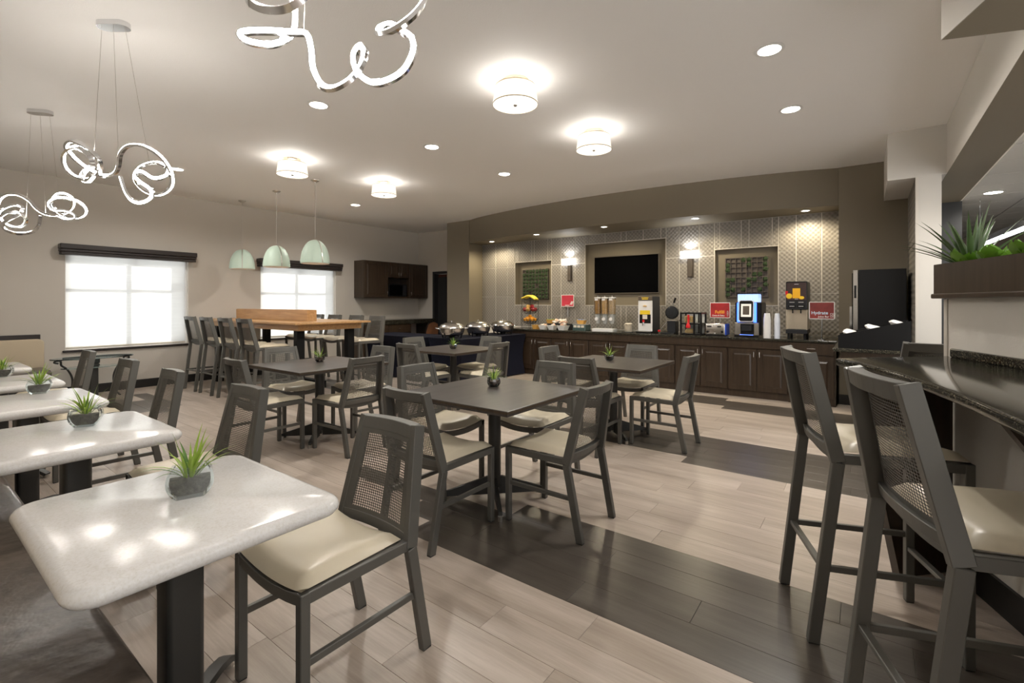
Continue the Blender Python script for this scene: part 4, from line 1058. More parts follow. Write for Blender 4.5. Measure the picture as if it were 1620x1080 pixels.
def chafer(x, y, label):
    t = thing('chafing_dish', label, 'chafing dish', (x, y, 0.761), -0.6, 'round steel chafing dishes')
    MB().lathe([(0.20, 0.085), (0.205, 0.10), (0.215, 0.155), (0.222, 0.16), (0.222, 0.168), (0.205, 0.168), (0.195, 0.10), (0.0001, 0.095)], 32).obj('pan', 'steel', t, smooth=0.7)
    MB().lathe([(0.0001, 0.03), (0.12, 0.035), (0.185, 0.06), (0.205, 0.10), (0.0001, 0.09)], 32).obj('water_bowl', 'steel', t, smooth=0.7)
    lid = MB().lathe([(0.222, 0.17), (0.215, 0.185), (0.18, 0.222), (0.12, 0.248), (0.05, 0.26), (0.0001, 0.262)], 32).obj('lid', 'steel', t, smooth=0.7)
    MB().lathe([(0.006, 0.258), (0.006, 0.272), (0.014, 0.276), (0.014, 0.284), (0.0001, 0.288)], 14).obj('knob', 'chrome', lid, smooth=0.8)
    for sx in (-1, 1):
        MB().tube([(sx * 0.215, -0.055, 0.155), (sx * 0.26, -0.055, 0.165), (sx * 0.272, 0, 0.168), (sx * 0.26, 0.055, 0.165), (sx * 0.215, 0.055, 0.155)], 0.009, 8).obj('handle', 'chrome', t, smooth=0.9)
        
        for sy in (-1, 1): MB().bar((sx * 0.13, sy * 0.11, 0.002), (sx * 0.15, sy * 0.13, 0.09), 0.02, 0.02).obj('stand_leg', 'plastic_black', t)
    MB().cyl((0, 0, 0), 0.05, 0.035, 16).obj('burner', 'plastic_black', t, smooth=0.6)
    return t
chafer(5.75, 5.56, 'round steel chafing dish farthest from the buffet counter'); chafer(6.38, 5.52, 'round steel chafing dish in the middle of three'); chafer(7.06, 5.50, 'round steel chafing dish next to the buffet counter')
# ---- glass console
gc = thing('glass_console', 'glass console table with blue-tinted top and dark scroll legs under the window', 'console table', (1.80, 8.66, 0))
def ell(a, b, n=40): return [(a * math.cos(2 * PI * i / n), b * math.sin(2 * PI * i / n)) for i in range(n)]
MB().prism(ell(0.45, 0.24), 0.578, 0.592).obj('glass_top', 'table_glass', gc, bevel=0.004, smooth=0.6)
MB().prism(ell(0.34, 0.17), 0.45, 0.46).obj('glass_shelf', 'table_glass', gc, smooth=0.6)
for sx in (-1, 1):
    path = catmull([(sx * 0.36, 0, 0.53), (sx * 0.40, 0, 0.545), (sx * 0.385, 0, 0.565), (sx * 0.34, 0, 0.56), (sx * 0.33, 0, 0.5), (sx * 0.27, 0, 0.44), (sx * 0.22, 0, 0.3), (sx * 0.24, 0, 0.1), (sx * 0.30, 0, 0.012)], 5)
    MB().tube(path, 0.012, 8).obj('scroll_leg', 'powder_dark', gc, smooth=1)
MB().prism([(-0.045, -0.05), (0.045, -0.05), (0.045, 0.05), (-0.045, 0.05)], 0, 0.44).box(-0.05, 0.05, -0.1, 0.1, 0.461, 0.50).box(-0.06, 0.06, -0.06, 0.06, 0.50, 0.577).obj('pedestal', 'powder_dark', gc, bevel=0.01)
# ================================================================ buffet cabinets and counter
CZ = 0.852
RB = -PI / 2                                   # local -y looks towards the room, local x runs to the right along the counter
units = [(5.70, 5.38, 1), (5.38, 4.62, 2), (4.62, 3.86, 2), (3.86, 3.11, 2), (3.11, 2.37, 2), (2.37, 1.61, 2), (1.61, 0.845, 2)]
names_u = ['at the chafing dish end', 'below the fruit stand', 'below the wrapped pastries', 'below the cereal dispenser', 'below the waffle maker', 'below the toaster', 'below the coffee machine']
for (a, b, nd), lab in zip(units, names_u):
    t = thing('base_cabinet', 'dark wood buffet base cabinet with raised panel doors %s' % lab, 'cabinet', (UC, a, 0), RB, 'buffet base cabinets')
    L = a - b
    MB().box(0.001, L - .001, 0, 0.62, 0.10, 0.70).obj('body', 'cabinet_wood', t)
    MB().box(0.001, L - .001, 0.012, 0.6, 0.0, 0.10).obj('toe_kick', 'cabinet_wood', t)
    if nd == 2:
        raised_door(t, 0.012, L / 2 - .008, 0.105, 0.69, 0, 'cabinet_wood', 1, 0.575); raised_door(t, L / 2 + .008, L - .012, 0.105, 0.69, 0, 'cabinet_wood', -1, 0.575)
    else: raised_door(t, 0.012, L - .01, 0.105, 0.69, 0, 'cabinet_wood', 1, 0.575)
t = thing('base_cabinet', 'dark wood base cabinet with a drawer below the juice dispenser', 'cabinet', (UC - 0.03, 0.845, 0), RB, 'buffet base cabinets')
L = 0.845 - 0.31
MB().box(0.001, L - .001, 0, 0.62, 0.10, 0.812).obj('body', 'cabinet_wood', t)
MB().box(0.001, L - .001, 0.012, 0.6, 0.0, 0.10).obj('toe_kick', 'cabinet_wood', t)
dr = MB().box(0.015, L - .02, -0.02, 0, 0.66, 0.80).obj('drawer', 'cabinet_wood', t, bevel=0.003)
MB().tube([(L / 2 - .05, -0.02, 0.74), (L / 2 - .045, -0.045, 0.74), (L / 2 + .045, -0.045, 0.74), (L / 2 + .05, -0.02, 0.74)], 0.005, 8).obj('handle', 'chrome', dr, smooth=0.8)
raised_door(t, 0.015, L - .02, 0.105, 0.64, 0, 'cabinet_wood', -1, 0.52)
fa = thing('counter_fascia', 'long dark wood fascia rail with moulding under the buffet counter', 'fascia', (UC, 5.70, 0), RB)
MB().box(0, 4.853, -0.015, 0.6, 0.72, 0.818).obj('rail', 'cabinet_wood', fa)
MB().box(0, 4.853, -0.03, 0.0, 0.702, 0.72).obj('moulding', 'cabinet_wood', fa, bevel=0.005)
ct = MB().box(UC - 0.045, UT - 0.001, 0.293, 5.72, CZ - 0.033, CZ).obj('buffet_counter', 'granite', bevel=0.008, seg=2)
tag(ct, 'long black granite buffet counter under the tiled wall', 'counter')

# ================================================================ television, art, sconces
tv = thing('television', 'black flat television in the tiled wall niche', 'television', (UT + 0.06, 4.142, 1.515), RB)
W_, H_ = 1.25, 0.70
MB().box(0, W_, 0, 0.035, 0, H_).obj('casing', 'bronze', tv, bevel=0.004)
MB().box(0.012, W_ - .012, -0.002, 0.0, 0.018, H_ - .012).obj('screen', 'screen', tv)
MB().box(0.3, 0.95, 0.035, 0.048, 0.15, 0.55).obj('wall_mount', 'plastic_black', tv)
def moss_art(vl, vr, z0, z1, n, dense, label, seed):
    t = thing('moss_art', label, 'wall art', (UT + 0.108, vl, z0), RB, 'square moss wall art')
    W_, H_ = vl - vr, z1 - z0; g = random.Random(seed)
    MB().box(0, W_, -0.02, 0, 0, H_).obj('board', 'art_board', t)
    fr = MB()
    for i in range(n + 1):
        w = 0.006 if i in (0, n // 2, n) else 0.003
        x = min(max(W_ * i / n, w), W_ - w); fr.box(x - w, x + w, -0.05, -0.02, 0, H_)
        z = min(max(H_ * i / n, w), H_ - w); fr.box(0, W_, -0.049, -0.02, z - w, z + w)
    fr.obj('lattice', 'art_board', t, fix=False)
    for i in range(n):
        for j in range(n):
            if g.random() < dense:
                mb = MB(); c = Vector((W_ * (i + .5) / n, -0.035, H_ * (j + .5) / n)); r = W_ / n * 0.5
                N, K = 9, 6; vs = []
                for a in range(K + 1):
                    for b in range(N):
                        th, ph = PI * a / K, 2 * PI * b / N; q = r * g.uniform(0.82, 1.25)
                        vs.append(c + Vector((q * math.sin(th) * math.cos(ph), q * 0.75 * math.sin(th) * math.sin(ph), q * math.cos(th))))
                mb.add(vs, [(a * N + b, a * N + (b + 1) % N, (a + 1) * N + (b + 1) % N, (a + 1) * N + b) for a in range(K) for b in range(N)]); mb.obj('moss_clump', 'moss', t, smooth=0.3)
    return t
moss_art(5.815, 5.175, 1.43, 2.045, 8, 0.93, 'dense dark green square moss panel behind the fruit stand', 3)
moss_art(1.815, 1.198, 1.437, 2.062, 8, 0.46, 'brown lattice moss panel with open cells above the coffee machine', 8)
def sconce(vc, label):
    t = thing('wall_sconce', label, 'wall lamp', (UT, vc, 1.77), RB, 'wall sconces with white glass')
    MB().box(-0.055, 0.055, -0.012, 0, 0, 0.32).obj('back_plate', 'bronze', t, bevel=0.003)
    MB().box(-0.03, 0.03, -0.05, -0.012, 0.01, 0.355).obj('arm', 'bronze', t, bevel=0.004)
    MB().box(-0.148, 0.148, -0.085, -0.052, 0.315, 0.435).obj('glass_shade', 'sconce_glass', t, bevel=0.006, label='glowing white glass block')
    l_ = add_light('lamp', 'SPOT', (0, -0.045, 0.46), 3.6, t, (0.95, 0.98, 1.0), 0.012, 2.6); l_.rotation_euler = (PI, 0, 0)
sconce(4.63, 'bronze wall sconce with glowing glass between fruit stand and television'); sconce(2.335, 'bronze wall sconce with glowing glass between television and coffee machine')

# ================================================================ things on the counter
def ct_thing(name, label, cat, px, U, group=None, z=CZ, rz=RB): return thing(name, label, cat, (U, v_at(px, U), z), rz, group)
def wid_px(a, b, U): return v_at(a, U) - v_at(b, U)
# fruit stand
FU = 7.66; fs_ = ct_thing('fruit_stand', 'three-tier black wire fruit stand', 'fruit stand', 838.5, FU)
FV = v_at(838.5, FU); R_ = 0.155
tiers = [(0.08, 0.12), (0.275, 0.12), (0.47, 0.12)]
wire = MB()
for a in (0.5, 0.5 + PI / 2, 0.5 + PI, 0.5 + 3 * PI / 2):
    wire.tube([((R_ + .008) * math.cos(a), (R_ + .008) * math.sin(a), 0), ((R_ + .008) * math.cos(a), (R_ + .008) * math.sin(a), 0.56)], 0.0045, 6)
wire.obj('upright', 'plastic_black', fs_)
for z0, _ in tiers:
    b = MB()
    for rr_, zz in ((R_, 0.10), (R_ * 0.93, 0.07), (R_ * 0.82, 0.04), (R_ * 0.62, 0.012)): b.tube([(rr_ * math.cos(2 * PI * i / 24), rr_ * math.sin(2 * PI * i / 24), z0 + zz) for i in range(24)], 0.0035, 5, closed=True)
    for k in range(14):
        a = 2 * PI * k / 14; b.tube([(rr_ * math.cos(a), rr_ * math.sin(a), z0 + zz) for rr_, zz in ((R_, .10), (R_ * .93, .07), (R_ * .82, .04), (R_ * .62, .012), (0.001, 0.008))], 0.0025, 5)
    b.obj('wire_basket', 'plastic_black', fs_)
g = random.Random(4)
def fruit_pile(kind, z0, r, spec, mats, group, labels):
    k = 0
    for ring, (n, rad, dz) in enumerate(spec):
        for i in range(n):
            a = 2 * PI * i / n + ring * 0.5 + 0.2
            o = MB().lathe([(0.0001, -0.86 * r), (0.45 * r, -0.8 * r), (0.85 * r, -0.45 * r), (r, 0.05 * r), (0.86 * r, 0.55 * r), (0.45 * r, 0.84 * r), (0.12 * r, 0.8 * r), (0.0001, 0.72 * r)], 14).obj(kind, mats[k % len(mats)], smooth=1.2)
            o.location = (FU + rad * math.cos(a), FV + rad * math.sin(a), CZ + z0 + dz)
            tag(o, labels[ring] if mats[k % len(mats)] != 'apple_yellow' else 'yellow apple in the middle basket of the fruit stand', kind, group)
            if mats[k % len(mats)] != 'apple_yellow' and False: pass
            k += 1
fruit_pile('orange', 0.08, 0.036, [(8, 0.105, 0.088), (5, 0.055, 0.115), (1, 0.0, 0.155)], ['orange_skin'], 'oranges in the fruit stand', ['orange in the outer ring of the lowest basket', 'orange in the inner ring of the lowest basket', 'orange on top of the pile in the lowest basket'])
fruit_pile('apple', 0.275, 0.045, [(6, 0.098, 0.092), (3, 0.045, 0.15)], ['apple_red', 'apple_red', 'apple_red', 'apple_yellow'], 'apples in the fruit stand', ['red apple in the lower layer of the middle basket', 'red apple on the upper layer of the middle basket'])
bb = thing('banana_bunch', 'bunch of yellow bananas in the top basket of the fruit stand', 'bananas', (FU, FV, CZ + 0.545), 0.0)
for k in range(5):
    off = -0.06 + k * 0.03
    path = catmull([(off, 0.16, 0.045), (off, 0.12, 0.05 + 0.01 * (2 - abs(k - 2))), (off * 1.1, 0.03, 0.082), (off * 1.1, -0.06, 0.075), (off, -0.13, 0.03), (off, -0.15, 0.015)], 4)
    n = len(path); mb = MB(); prof = []
    vs = []
    mb.tube(path[:3], 0.006, 8); 
    rs = [0.008 + 0.014 * math.sin(PI * min(1, (i + 1) / n)) ** 0.6 for i in range(n)]
    P = path; o0 = len(mb.v)
    for i in range(n):
        for q in range(8): a = 2 * PI * q / 8; mb.v.append((P[i].x + rs[i] * math.cos(a), P[i].y + rs[i] * 0.25 * math.sin(a) * 0, P[i].z + rs[i] * math.sin(a)))
    for i in range(n - 1):
        for q in range(8): mb.f.append((o0 + i * 8 + q, o0 + i * 8 + (q + 1) % 8, o0 + (i + 1) * 8 + (q + 1) % 8, o0 + (i + 1) * 8 + q))
    mb.obj('banana', 'banana', bb, smooth=1.2)
MB().tube([(0, 0.15, 0.045), (0, 0.175, 0.05)], 0.016, 8).obj('stem', 'banana_tip', bb)
# crates and bowls
def open_box(mb, w, d, h, th=0.008, flare=1.0):
    def ring(s_, z): return [(-w / 2 * s_, -d / 2 * s_, z), (w / 2 * s_, -d / 2 * s_, z), (w / 2 * s_, d / 2 * s_, z), (-w / 2 * s_, d / 2 * s_, z)]
    k = 1 - 2 * th / min(w, d)
    R = [ring(flare, 0), ring(1, h), ring(k, h), ring(flare * k, th)]
    vs = sum(R, []); fs = [(3, 2, 1, 0), (12, 13, 14, 15)]
    for j in range(3): fs += [(j * 4 + i, j * 4 + (i + 1) % 4, (j + 1) * 4 + (i + 1) % 4, (j + 1) * 4 + i) for i in range(4)]
    return mb.add(vs, fs)
def crate(px, U, w, d, h, z, mat, name, label, cat, flare=0.78):
    t = ct_thing(name, label, cat, px, U, z=z); open_box(MB(), w, d, h, 0.008, flare).obj('body', mat, t); return t
crate(848.5, 7.55, 0.10, 0.16, 0.075, CZ, 'bamboo', 'bamboo_crate', 'small empty bamboo crate standing beside the fruit stand', 'crate')
bowls = [(860, 7.52, 0.145, 0.16, 0.075, 'white square bowl of peach wrapped pastries beside the bamboo crate', 'wrap_peach', 10, 0.0), (874, 7.55, 0.145, 0.16, 0.075, 'white square bowl of pale wrapped pastries in the middle', 'wrap_white', 9, 0.0), (891, 7.50, 0.165, 0.2, 0.08, 'white square bowl heaped with wrapped pastries beside the glass case', 'wrap_peach', 20, 0.02)]
def packet(loc, s_, mat, label, cat, group, rot):
    mb = MB(); n = 6
    def top(u, v, sg=1):
        a, b = 2 * u - 1, 2 * v - 1; e = max(0, (1 - a ** 4) * (1 - b ** 4)); return (a * s_[0] / 2, b * s_[1] / 2, sg * s_[2] / 2 * e ** 0.6)
    mb.grid(top, n, n); mb.grid(lambda u, v: top(u, v, -1), n, n)
    o = mb.obj('wrapped_pastry' if cat == 'pastry' else 'packet', mat, smooth=1.0); o.location = loc; o.rotation_euler = rot; return tag(o, label, cat, group)
for px, U, w, d, h, lab, mat, n, ex in bowls:
    V = v_at(px, U); crate(px, U, w, d, h, CZ, 'plastic_white', 'serving_bowl', lab, 'bowl', 0.68)
    for i in range(n):
        lay = i // 5; sp = 0.5 - 0.07 * lay
        packet((U + g.uniform(-.5, .5) * d * sp, V + g.uniform(-.5, .5) * w * sp, CZ + 0.055 + 0.026 * lay + ex), (0.075, 0.055, 0.034), mat if g.random() > .3 else ('wrap_white' if mat == 'wrap_peach' else 'wrap_peach'),
               'wrapped pastry lying in the ' + lab, 'pastry', 'pastries in the ' + {860: 'bowl by the bamboo crate', 874: 'middle bowl', 891: 'heaped bowl'}[px], (g.uniform(-.6, .6), g.uniform(-.6, .6), g.uniform(0, 3)))
rs_ = ct_thing('pastry_riser', 'dark riser tray of wrapped pastries behind the white bowls', 'riser', 884, 7.80); rV = v_at(884, 7.80)
MB().box(-0.27, 0.27, -0.10, 0.10, 0, 0.10).obj('body', 'plastic_dark', rs_, bevel=0.004)
for i in range(22):
    packet((7.76 + g.uniform(-.06, .06), rV + g.uniform(-.2, .08), CZ + 0.115 + 0.026 * (i // 8)), (0.085, 0.06, 0.035), 'wrap_white' if i % 3 else 'wrap_peach', 'wrapped pastry piled on the dark riser tray', 'pastry', 'pastries on the dark riser', (g.uniform(-.5, .5), g.uniform(-.5, .5), g.uniform(0, 3)))
crate(871.5, 7.80, 0.15, 0.12, 0.075, CZ + 0.10, 'bamboo', 'bamboo_crate', 'bamboo crate of green packets on the dark riser', 'crate', 0.75)
for i in range(7): packet((7.80, v_at(871.5, 7.80) + 0.055 - i * 0.018, CZ + 0.175), (0.012, 0.06, 0.09), 'wrap_green', 'green packet standing in the bamboo crate on the riser', 'packet', 'green packets in the crate', (g.uniform(-.2, .2), PI / 2, g.uniform(-.3, .3)))
gcse = ct_thing('glass_case', 'low dark green glass case of packets beside the cereal dispenser', 'display case', 919.5, 7.56)
MB().box(-0.125, 0.125, -0.09, 0.13, 0, 0.105).obj('case_body', 'glass_green', gcse, bevel=0.004)
MB().box(-0.13, 0.13, -0.095, 0.135, 0.105, 0.115).obj('case_lid', 'acrylic', gcse)
for i in range(3): MB().box(-0.105 + i * 0.075, -0.045 + i * 0.075, -0.094, -0.091, 0.055, 0.095).obj('label_card', 'plate_cream', gcse)
crate(920, 7.60, 0.15, 0.12, 0.07, CZ + 0.115, 'bamboo', 'bamboo_crate', 'bamboo crate of blue packets on the glass case', 'crate', 0.75)
for i in range(7): packet((7.60, v_at(920, 7.60) + 0.055 - i * 0.018, CZ + 0.19), (0.012, 0.055, 0.085), 'packet_blue' if i % 3 else 'packet_pale', 'blue sugar packet standing in the bamboo crate', 'packet', 'blue packets in the crate', (g.uniform(-.2, .2), PI / 2, g.uniform(-.3, .3)))
# red sign holders
def sign(px, U, w, h, zc, mat, label, texts, post=True, baseplate=True, rim='plastic_white'):
    t = ct_thing('counter_sign', label, 'sign', px, U)
    bd = MB().prism(rounded_rect(w / 2, h / 2, 0.012, 4), -0.004, 0.004).mesh('sign_frame'); bd.materials.append(M[rim]); bd.transform(Matrix.Rotation(PI / 2, 4, 'X')); o = mk('sign_frame', bd, t); o.location = (0, 0, zc)
    MB().box(-w / 2 + .01, w / 2 - .01, -0.0055, -0.004, -h / 2 + .01, h / 2 - .01).obj('sign_face', mat, o)
    for txt, size, m_, x, z, bold in texts:
        me = text_mesh(txt, size, m_, bold); me.transform(Matrix.Rotation(PI / 2, 4, 'X')); q = mk('lettering', me, o); q.location = (x, -0.0064, z)
    if post:
        MB().cyl((0, 0.004, 0.008), 0.008, zc - h / 2 - 0.004, 12).obj('post', 'chrome', t, smooth=1)
    if baseplate: MB().cyl((0, 0.004, 0), 0.055, 0.008, 24).obj('base', 'chrome', t, smooth=0.6)
    return t, o
def leaf_logo(o, x, z, s_):
    mb = MB()
    mb.box(x - s_, x + s_, -0.0068, -0.0058, z - s_, z - s_ * .86).box(x - s_, x + s_, -0.0068, -0.0058, z + s_ * .86, z + s_).box(x - s_, x - s_ * .86, -0.0068, -0.0058, z - s_, z + s_).box(x + s_ * .86, x + s_, -0.0068, -0.0058, z - s_, z + s_)
    mb.tube([(x + s_ * .45 * math.sin(2 * PI * i / 12) * (0.6 if math.cos(2 * PI * i / 12) > .5 else 1), -0.0066, z + s_ * .5 * math.cos(2 * PI * i / 12)) for i in range(12)], s_ * .1, 5, closed=True)
    mb.obj('logo', 'text_white', o, fix=False)
t, o = sign(898, 8.0, wid_px(888, 908, 8.0), 0.23, z_at(898, 475.5, 8.0) - CZ, 'sign_pink', 'plain red sign panel on a clear post behind the pastries', [])
mb = MB()
for k in range(3):
    for q in range(2): mb.box(0.055 + q * .028 + k * .012, 0.078 + q * .028 + k * .012, -0.0068, -0.0058, -0.075 + k * .022, -0.058 + k * .022)
mb.box(-0.05, 0.04, -0.0068, -0.0058, -0.095, -0.085); mb.obj('logo', 'text_white', o, fix=False)
t, o = sign(1139, 7.83, wid_px(1123, 1155, 7.83), 0.24, z_at(1139, 490.5, 7.83) - CZ, 'sign_red', 'red sign reading Fulfill above the toaster', [('Fulfill', 0.066, 'text_orange', -0.072, -0.05, 0.0012), ('Grains & Dairy', 0.030, 'text_white', -0.115, -0.092, 0.0006)])
for k in range(4): leaf_logo(o, 0.112, -0.085 + k * 0.022, 0.010 + 0.003 * (k in (1, 2)))
t, o = sign(1300, 7.50, wid_px(1279.5, 1320.5, 7.50), 0.232, z_at(1300, 491, 7.50) - CZ, 'sign_maroon', 'dark red sign reading Hydrate Juice Bar beside the juice dispenser', [('Hydrate', 0.057, 'text_blue', -0.118, -0.05, 0.0012), ('Juice Bar', 0.034, 'text_white', -0.04, -0.092, 0.0006)])
leaf_logo(o, 0.122, -0.062, 0.027)
# cereal dispenser
cd = ct_thing('cereal_dispenser', 'triple cereal dispenser with clear canisters below the television', 'dispenser', 957, 7.56)
MB().box(-0.20, 0.19, -0.10, 0.08, 0, 0.05).obj('base', 'plastic_white', cd, bevel=0.004)
MB().box(-0.20, 0.19, 0.06, 0.07, 0.05, 0.30).box(-0.2, 0.21, -0.07, 0.07, 0.285, 0.295).obj('stand_plate', 'clear_glass', cd)
for k, mt_ in enumerate(('cereal_brown', 'cereal_gold', 'cereal_pale')):
    x = -0.135 + k * 0.135
    can = MB().lathe([(0.058, 0.30), (0.062, 0.40), (0.062, 0.575)], 24, (x, 0, 0)).obj('canister', 'clear_glass', cd, smooth=0.6, fix=False)
    MB().lathe([(0.0001, 0.302), (0.054, 0.302), (0.0595, 0.40), (0.0595, 0.555), (0.0001, 0.56)], 24, (x, 0, 0)).obj('cereal', mt_, can, smooth=0.6)
    lid = MB().lathe([(0.066, 0.575), (0.066, 0.592), (0.0001, 0.596)], 24, (x, 0, 0)).obj('lid', 'plastic_white', can, smooth=0.6)
    MB().lathe([(0.052, 0.30), (0.052, 0.27), (0.045, 0.25), (0.042, 0.18), (0.03, 0.155), (0.03, 0.135), (0.0001, 0.135)], 20, (x, 0, 0)).obj('spout', 'acrylic', cd, smooth=0.6)
    MB().cyl((x, 0, 0.05), 0.004, 0.09, 8).obj('rod', 'chrome', cd)
    MB().box(x - .03, x + .03, -0.066, -0.063, 0.535, 0.565).obj('label_card', 'paper_white', can)
    MB().cyl((x, 0, 0.596), 0.004, 0.025, 8).obj('knob', 'chrome', can)
    kn = MB().ycyl((x, -0.07, 0.215), 0.028, 0.028, 16).obj('turn_knob', 'plastic_white', cd, smooth=0.6)
# bowls stack
st = ct_thing('bowl_stack', 'stack of cream paper bowls beside the cereal dispenser', 'bowls', 994.5, 7.54)
for k in range(5):
    MB().lathe([(0.052, 0.002 + k * .024), (0.075, 0.02 + k * .024), (0.082, 0.028 + k * .024)], 8).obj('paper_bowl', 'plate_cream', st, smooth=0.3, fix=False)
MB().lathe([(0.052, 0.13), (0.07, 0.142), (0.05, 0.155), (0.0001, 0.156)], 8).obj('top_bowl', 'plate_cream', st)
MB().box(-0.095, 0.095, -0.09, 0.09, 0, 0.004).obj('tray', 'plastic_dark', st)
# oatmeal / syrup machine
pm = ct_thing('batter_dispenser', 'white and black hot dispenser machine with yellow panel', 'dispenser', 1020.5, 7.50)
w = wid_px(1009, 1031, 7.5) / 2
MB().box(-w, w, 0.02, 0.36, 0.03, 0.60).obj('body', 'plastic_dark', pm, bevel=0.004)
MB().box(-w, w, 0.0, 0.02, 0.03, 0.53).obj('front_panel', 'plastic_white', pm, bevel=0.004)
MB().box(-w, w, -0.005, 0.02, 0.53, 0.60).obj('top_panel', 'bronze', pm, bevel=0.003)
MB().box(-w * .72, w * .72, -0.004, 0.0, 0.37, 0.515).obj('picture_panel', 'paper_white', pm)
MB().box(-w * .72, w * .72, -0.006, -0.001, 0.305, 0.372).obj('yellow_panel', 'yellow', pm)
MB().box(-w * .8, w * .8, -0.003, 0.0, 0.16, 0.305).obj('tap_panel', 'plastic_black', pm)
MB().lathe([(0.0001, 0), (0.028, 0), (0.03, 0.018), (0.0001, 0.03)], 12, (0, -0.006, 0.43)).obj('food_print', 'bread', pm)
MB().prism([(-.04, -.008), (.04, -.008), (.02, 0), (-.02, 0)], 0.23, 0.30).obj('tap_cup', 'plate_cream', pm)
MB().cyl((-0.02, -0.02, 0.12), 0.016, 0.06, 12).obj('tap', 'chrome', pm, smooth=1)
MB().box(-0.035, -0.005, -0.03, -0.01, 0.18, 0.215).obj('tap_handle', 'tong_red', pm)
MB().box(-w - .02, w, -0.06, 0.3, 0, 0.03).obj('drip_tray', 'plastic_black', pm, bevel=0.004)
MB().box(-0.06, 0.06, -0.0065, -0.004, 0.575, 0.585).box(-0.05, 0.05, -0.0065, -0.004, 0.55, 0.565).obj('lettering', 'yellow', pm)
# waffle maker
wm = ct_thing('waffle_maker', 'black round waffle maker standing open on its stand', 'waffle maker', 1060, 7.60)
MB().box(-0.13, 0.09, -0.09, 0.14, 0, 0.02).obj('base', 'plastic_dark', wm, bevel=0.003)
MB().box(-0.03, 0.10, -0.05, 0.12, 0.02, 0.20).obj('stand', 'plastic_dark', wm, bevel=0.005)
MB().box(-0.05, 0.13, -0.06, 0.12, 0.20, 0.225).obj('hinge_block', 'steel', wm, bevel=0.004)
me = MB().cyl((0, 0, 0), 0.105, 0.05, 28).mesh('iron_plate', 0.008, 2, 0.6); me.materials.append(M['plastic_black']); o = mk('iron_plate', me, wm); o.rotation_euler = (PI / 2 - 0.1, 0, 0); o.location = (0.03, 0.03, 0.335)
gr = MB()
for k in range(-4, 5):
    hl = math.sqrt(max(0.0, 0.085 ** 2 - (k * .02) ** 2))
    gr.box(-hl, hl, k * .02 - .003, k * .02 + .003, 0.05, 0.055).box(k * .02 - .003, k * .02 + .003, -hl, hl, 0.05, 0.0552)
gr.obj('waffle_grid', 'plastic_dark', o, fix=False)
MB().tube([(0.04, 0.03, 0.44), (0.045, 0.03, 0.47), (0.06, 0.02, 0.50)], 0.007, 8).obj('arm', 'chrome', wm, smooth=1)
MB().tube([(0.055, 0.02, 0.495), (0.085, 0.01, 0.575)], 0.016, 10).obj('handle', 'plastic_black', wm, smooth=1)
MB().tube([(-0.03, -0.06, 0.19), (-0.10, -0.08, 0.10), (-0.14, -0.08, 0.05)], 0.007, 8).obj('latch_rod', 'chrome', wm, smooth=1)
MB().box(-0.165, -0.128, -0.095, -0.065, 0.03, 0.06).obj('latch_grip', 'tong_red', wm, bevel=0.004)
# bread case
bc_ = ct_thing('bread_case', 'black framed clear bread case with two shelves', 'bread case', 1096, 7.56)
w = wid_px(1079, 1113, 7.56) / 2; hC = 0.345
fr = MB()
for x in (-w + .012, 0.05, w - .012):
    for y in (-0.1, 0.16): fr.box(x - .012, x + .012, y - .012, y + .012, 0, hC)
for z in (0.012, hC / 2, hC - .012):
    for y in (-0.1, 0.16): fr.box(-w, w, y - .01, y + .01, z - .01, z + .01)
    fr.box(-w, -w + .02, -0.1, 0.16, z - .01, z + .01).box(w - .02, w, -0.1, 0.16, z - .01, z + .01)
fr.obj('frame', 'plastic_black', bc_, fix=False)
MB().box(-w + .02, w - .02, -0.105, -0.101, 0.02, hC - .02).obj('front_glass', 'clear_glass', bc_)
for z in (0.01, hC / 2): MB().box(-w + .012, w - .012, -0.1, 0.16, z - .004, z + .004).obj('shelf', 'plastic_white', bc_)
MB().box(-w + .012, w - .012, 0.155, 0.158, 0.02, hC - .02).obj('back_panel', 'acrylic', bc_)
bV = v_at(1096, 7.56)
for z, nm, mt_ in ((0.19, 'square loaf of sliced bread on the upper shelf of the bread case', 'bread'), (0.022, 'round bread roll on the lower shelf of the bread case', 'bread')):
    t = thing('bread_loaf', nm, 'bread', (7.58, bV + 0.045, CZ + z), RB)
    if z > .1:
        for k in range(5): MB().box(-0.075 + k * .028, -0.05 + k * .028, -0.04, 0.06, 0, 0.10).obj('slice', mt_, t, bevel=0.01, seg=2, smooth=0.6)
    else: MB().lathe([(0.0001, 0), (0.075, 0.005), (0.08, 0.03), (0.06, 0.065), (0.0001, 0.075)], 20).obj('roll', mt_, t, smooth=1)
tg = thing('serving_tongs', 'red serving tongs hanging on the bread case', 'tongs', (7.444, bV + 0.03, CZ + 0.02), RB)
MB().box(-0.016, 0.016, -0.012, -0.002, 0.12, 0.29).obj('handle', 'tong_red', tg, bevel=0.004)
MB().lathe([(0.0001, 0.085), (0.03, 0.09), (0.036, 0.11), (0.022, 0.15), (0.012, 0.165), (0.0001, 0.165)], 12, (0, -0.02, 0), 1, 0.4).obj('head', 'tong_red', tg, smooth=0.8)
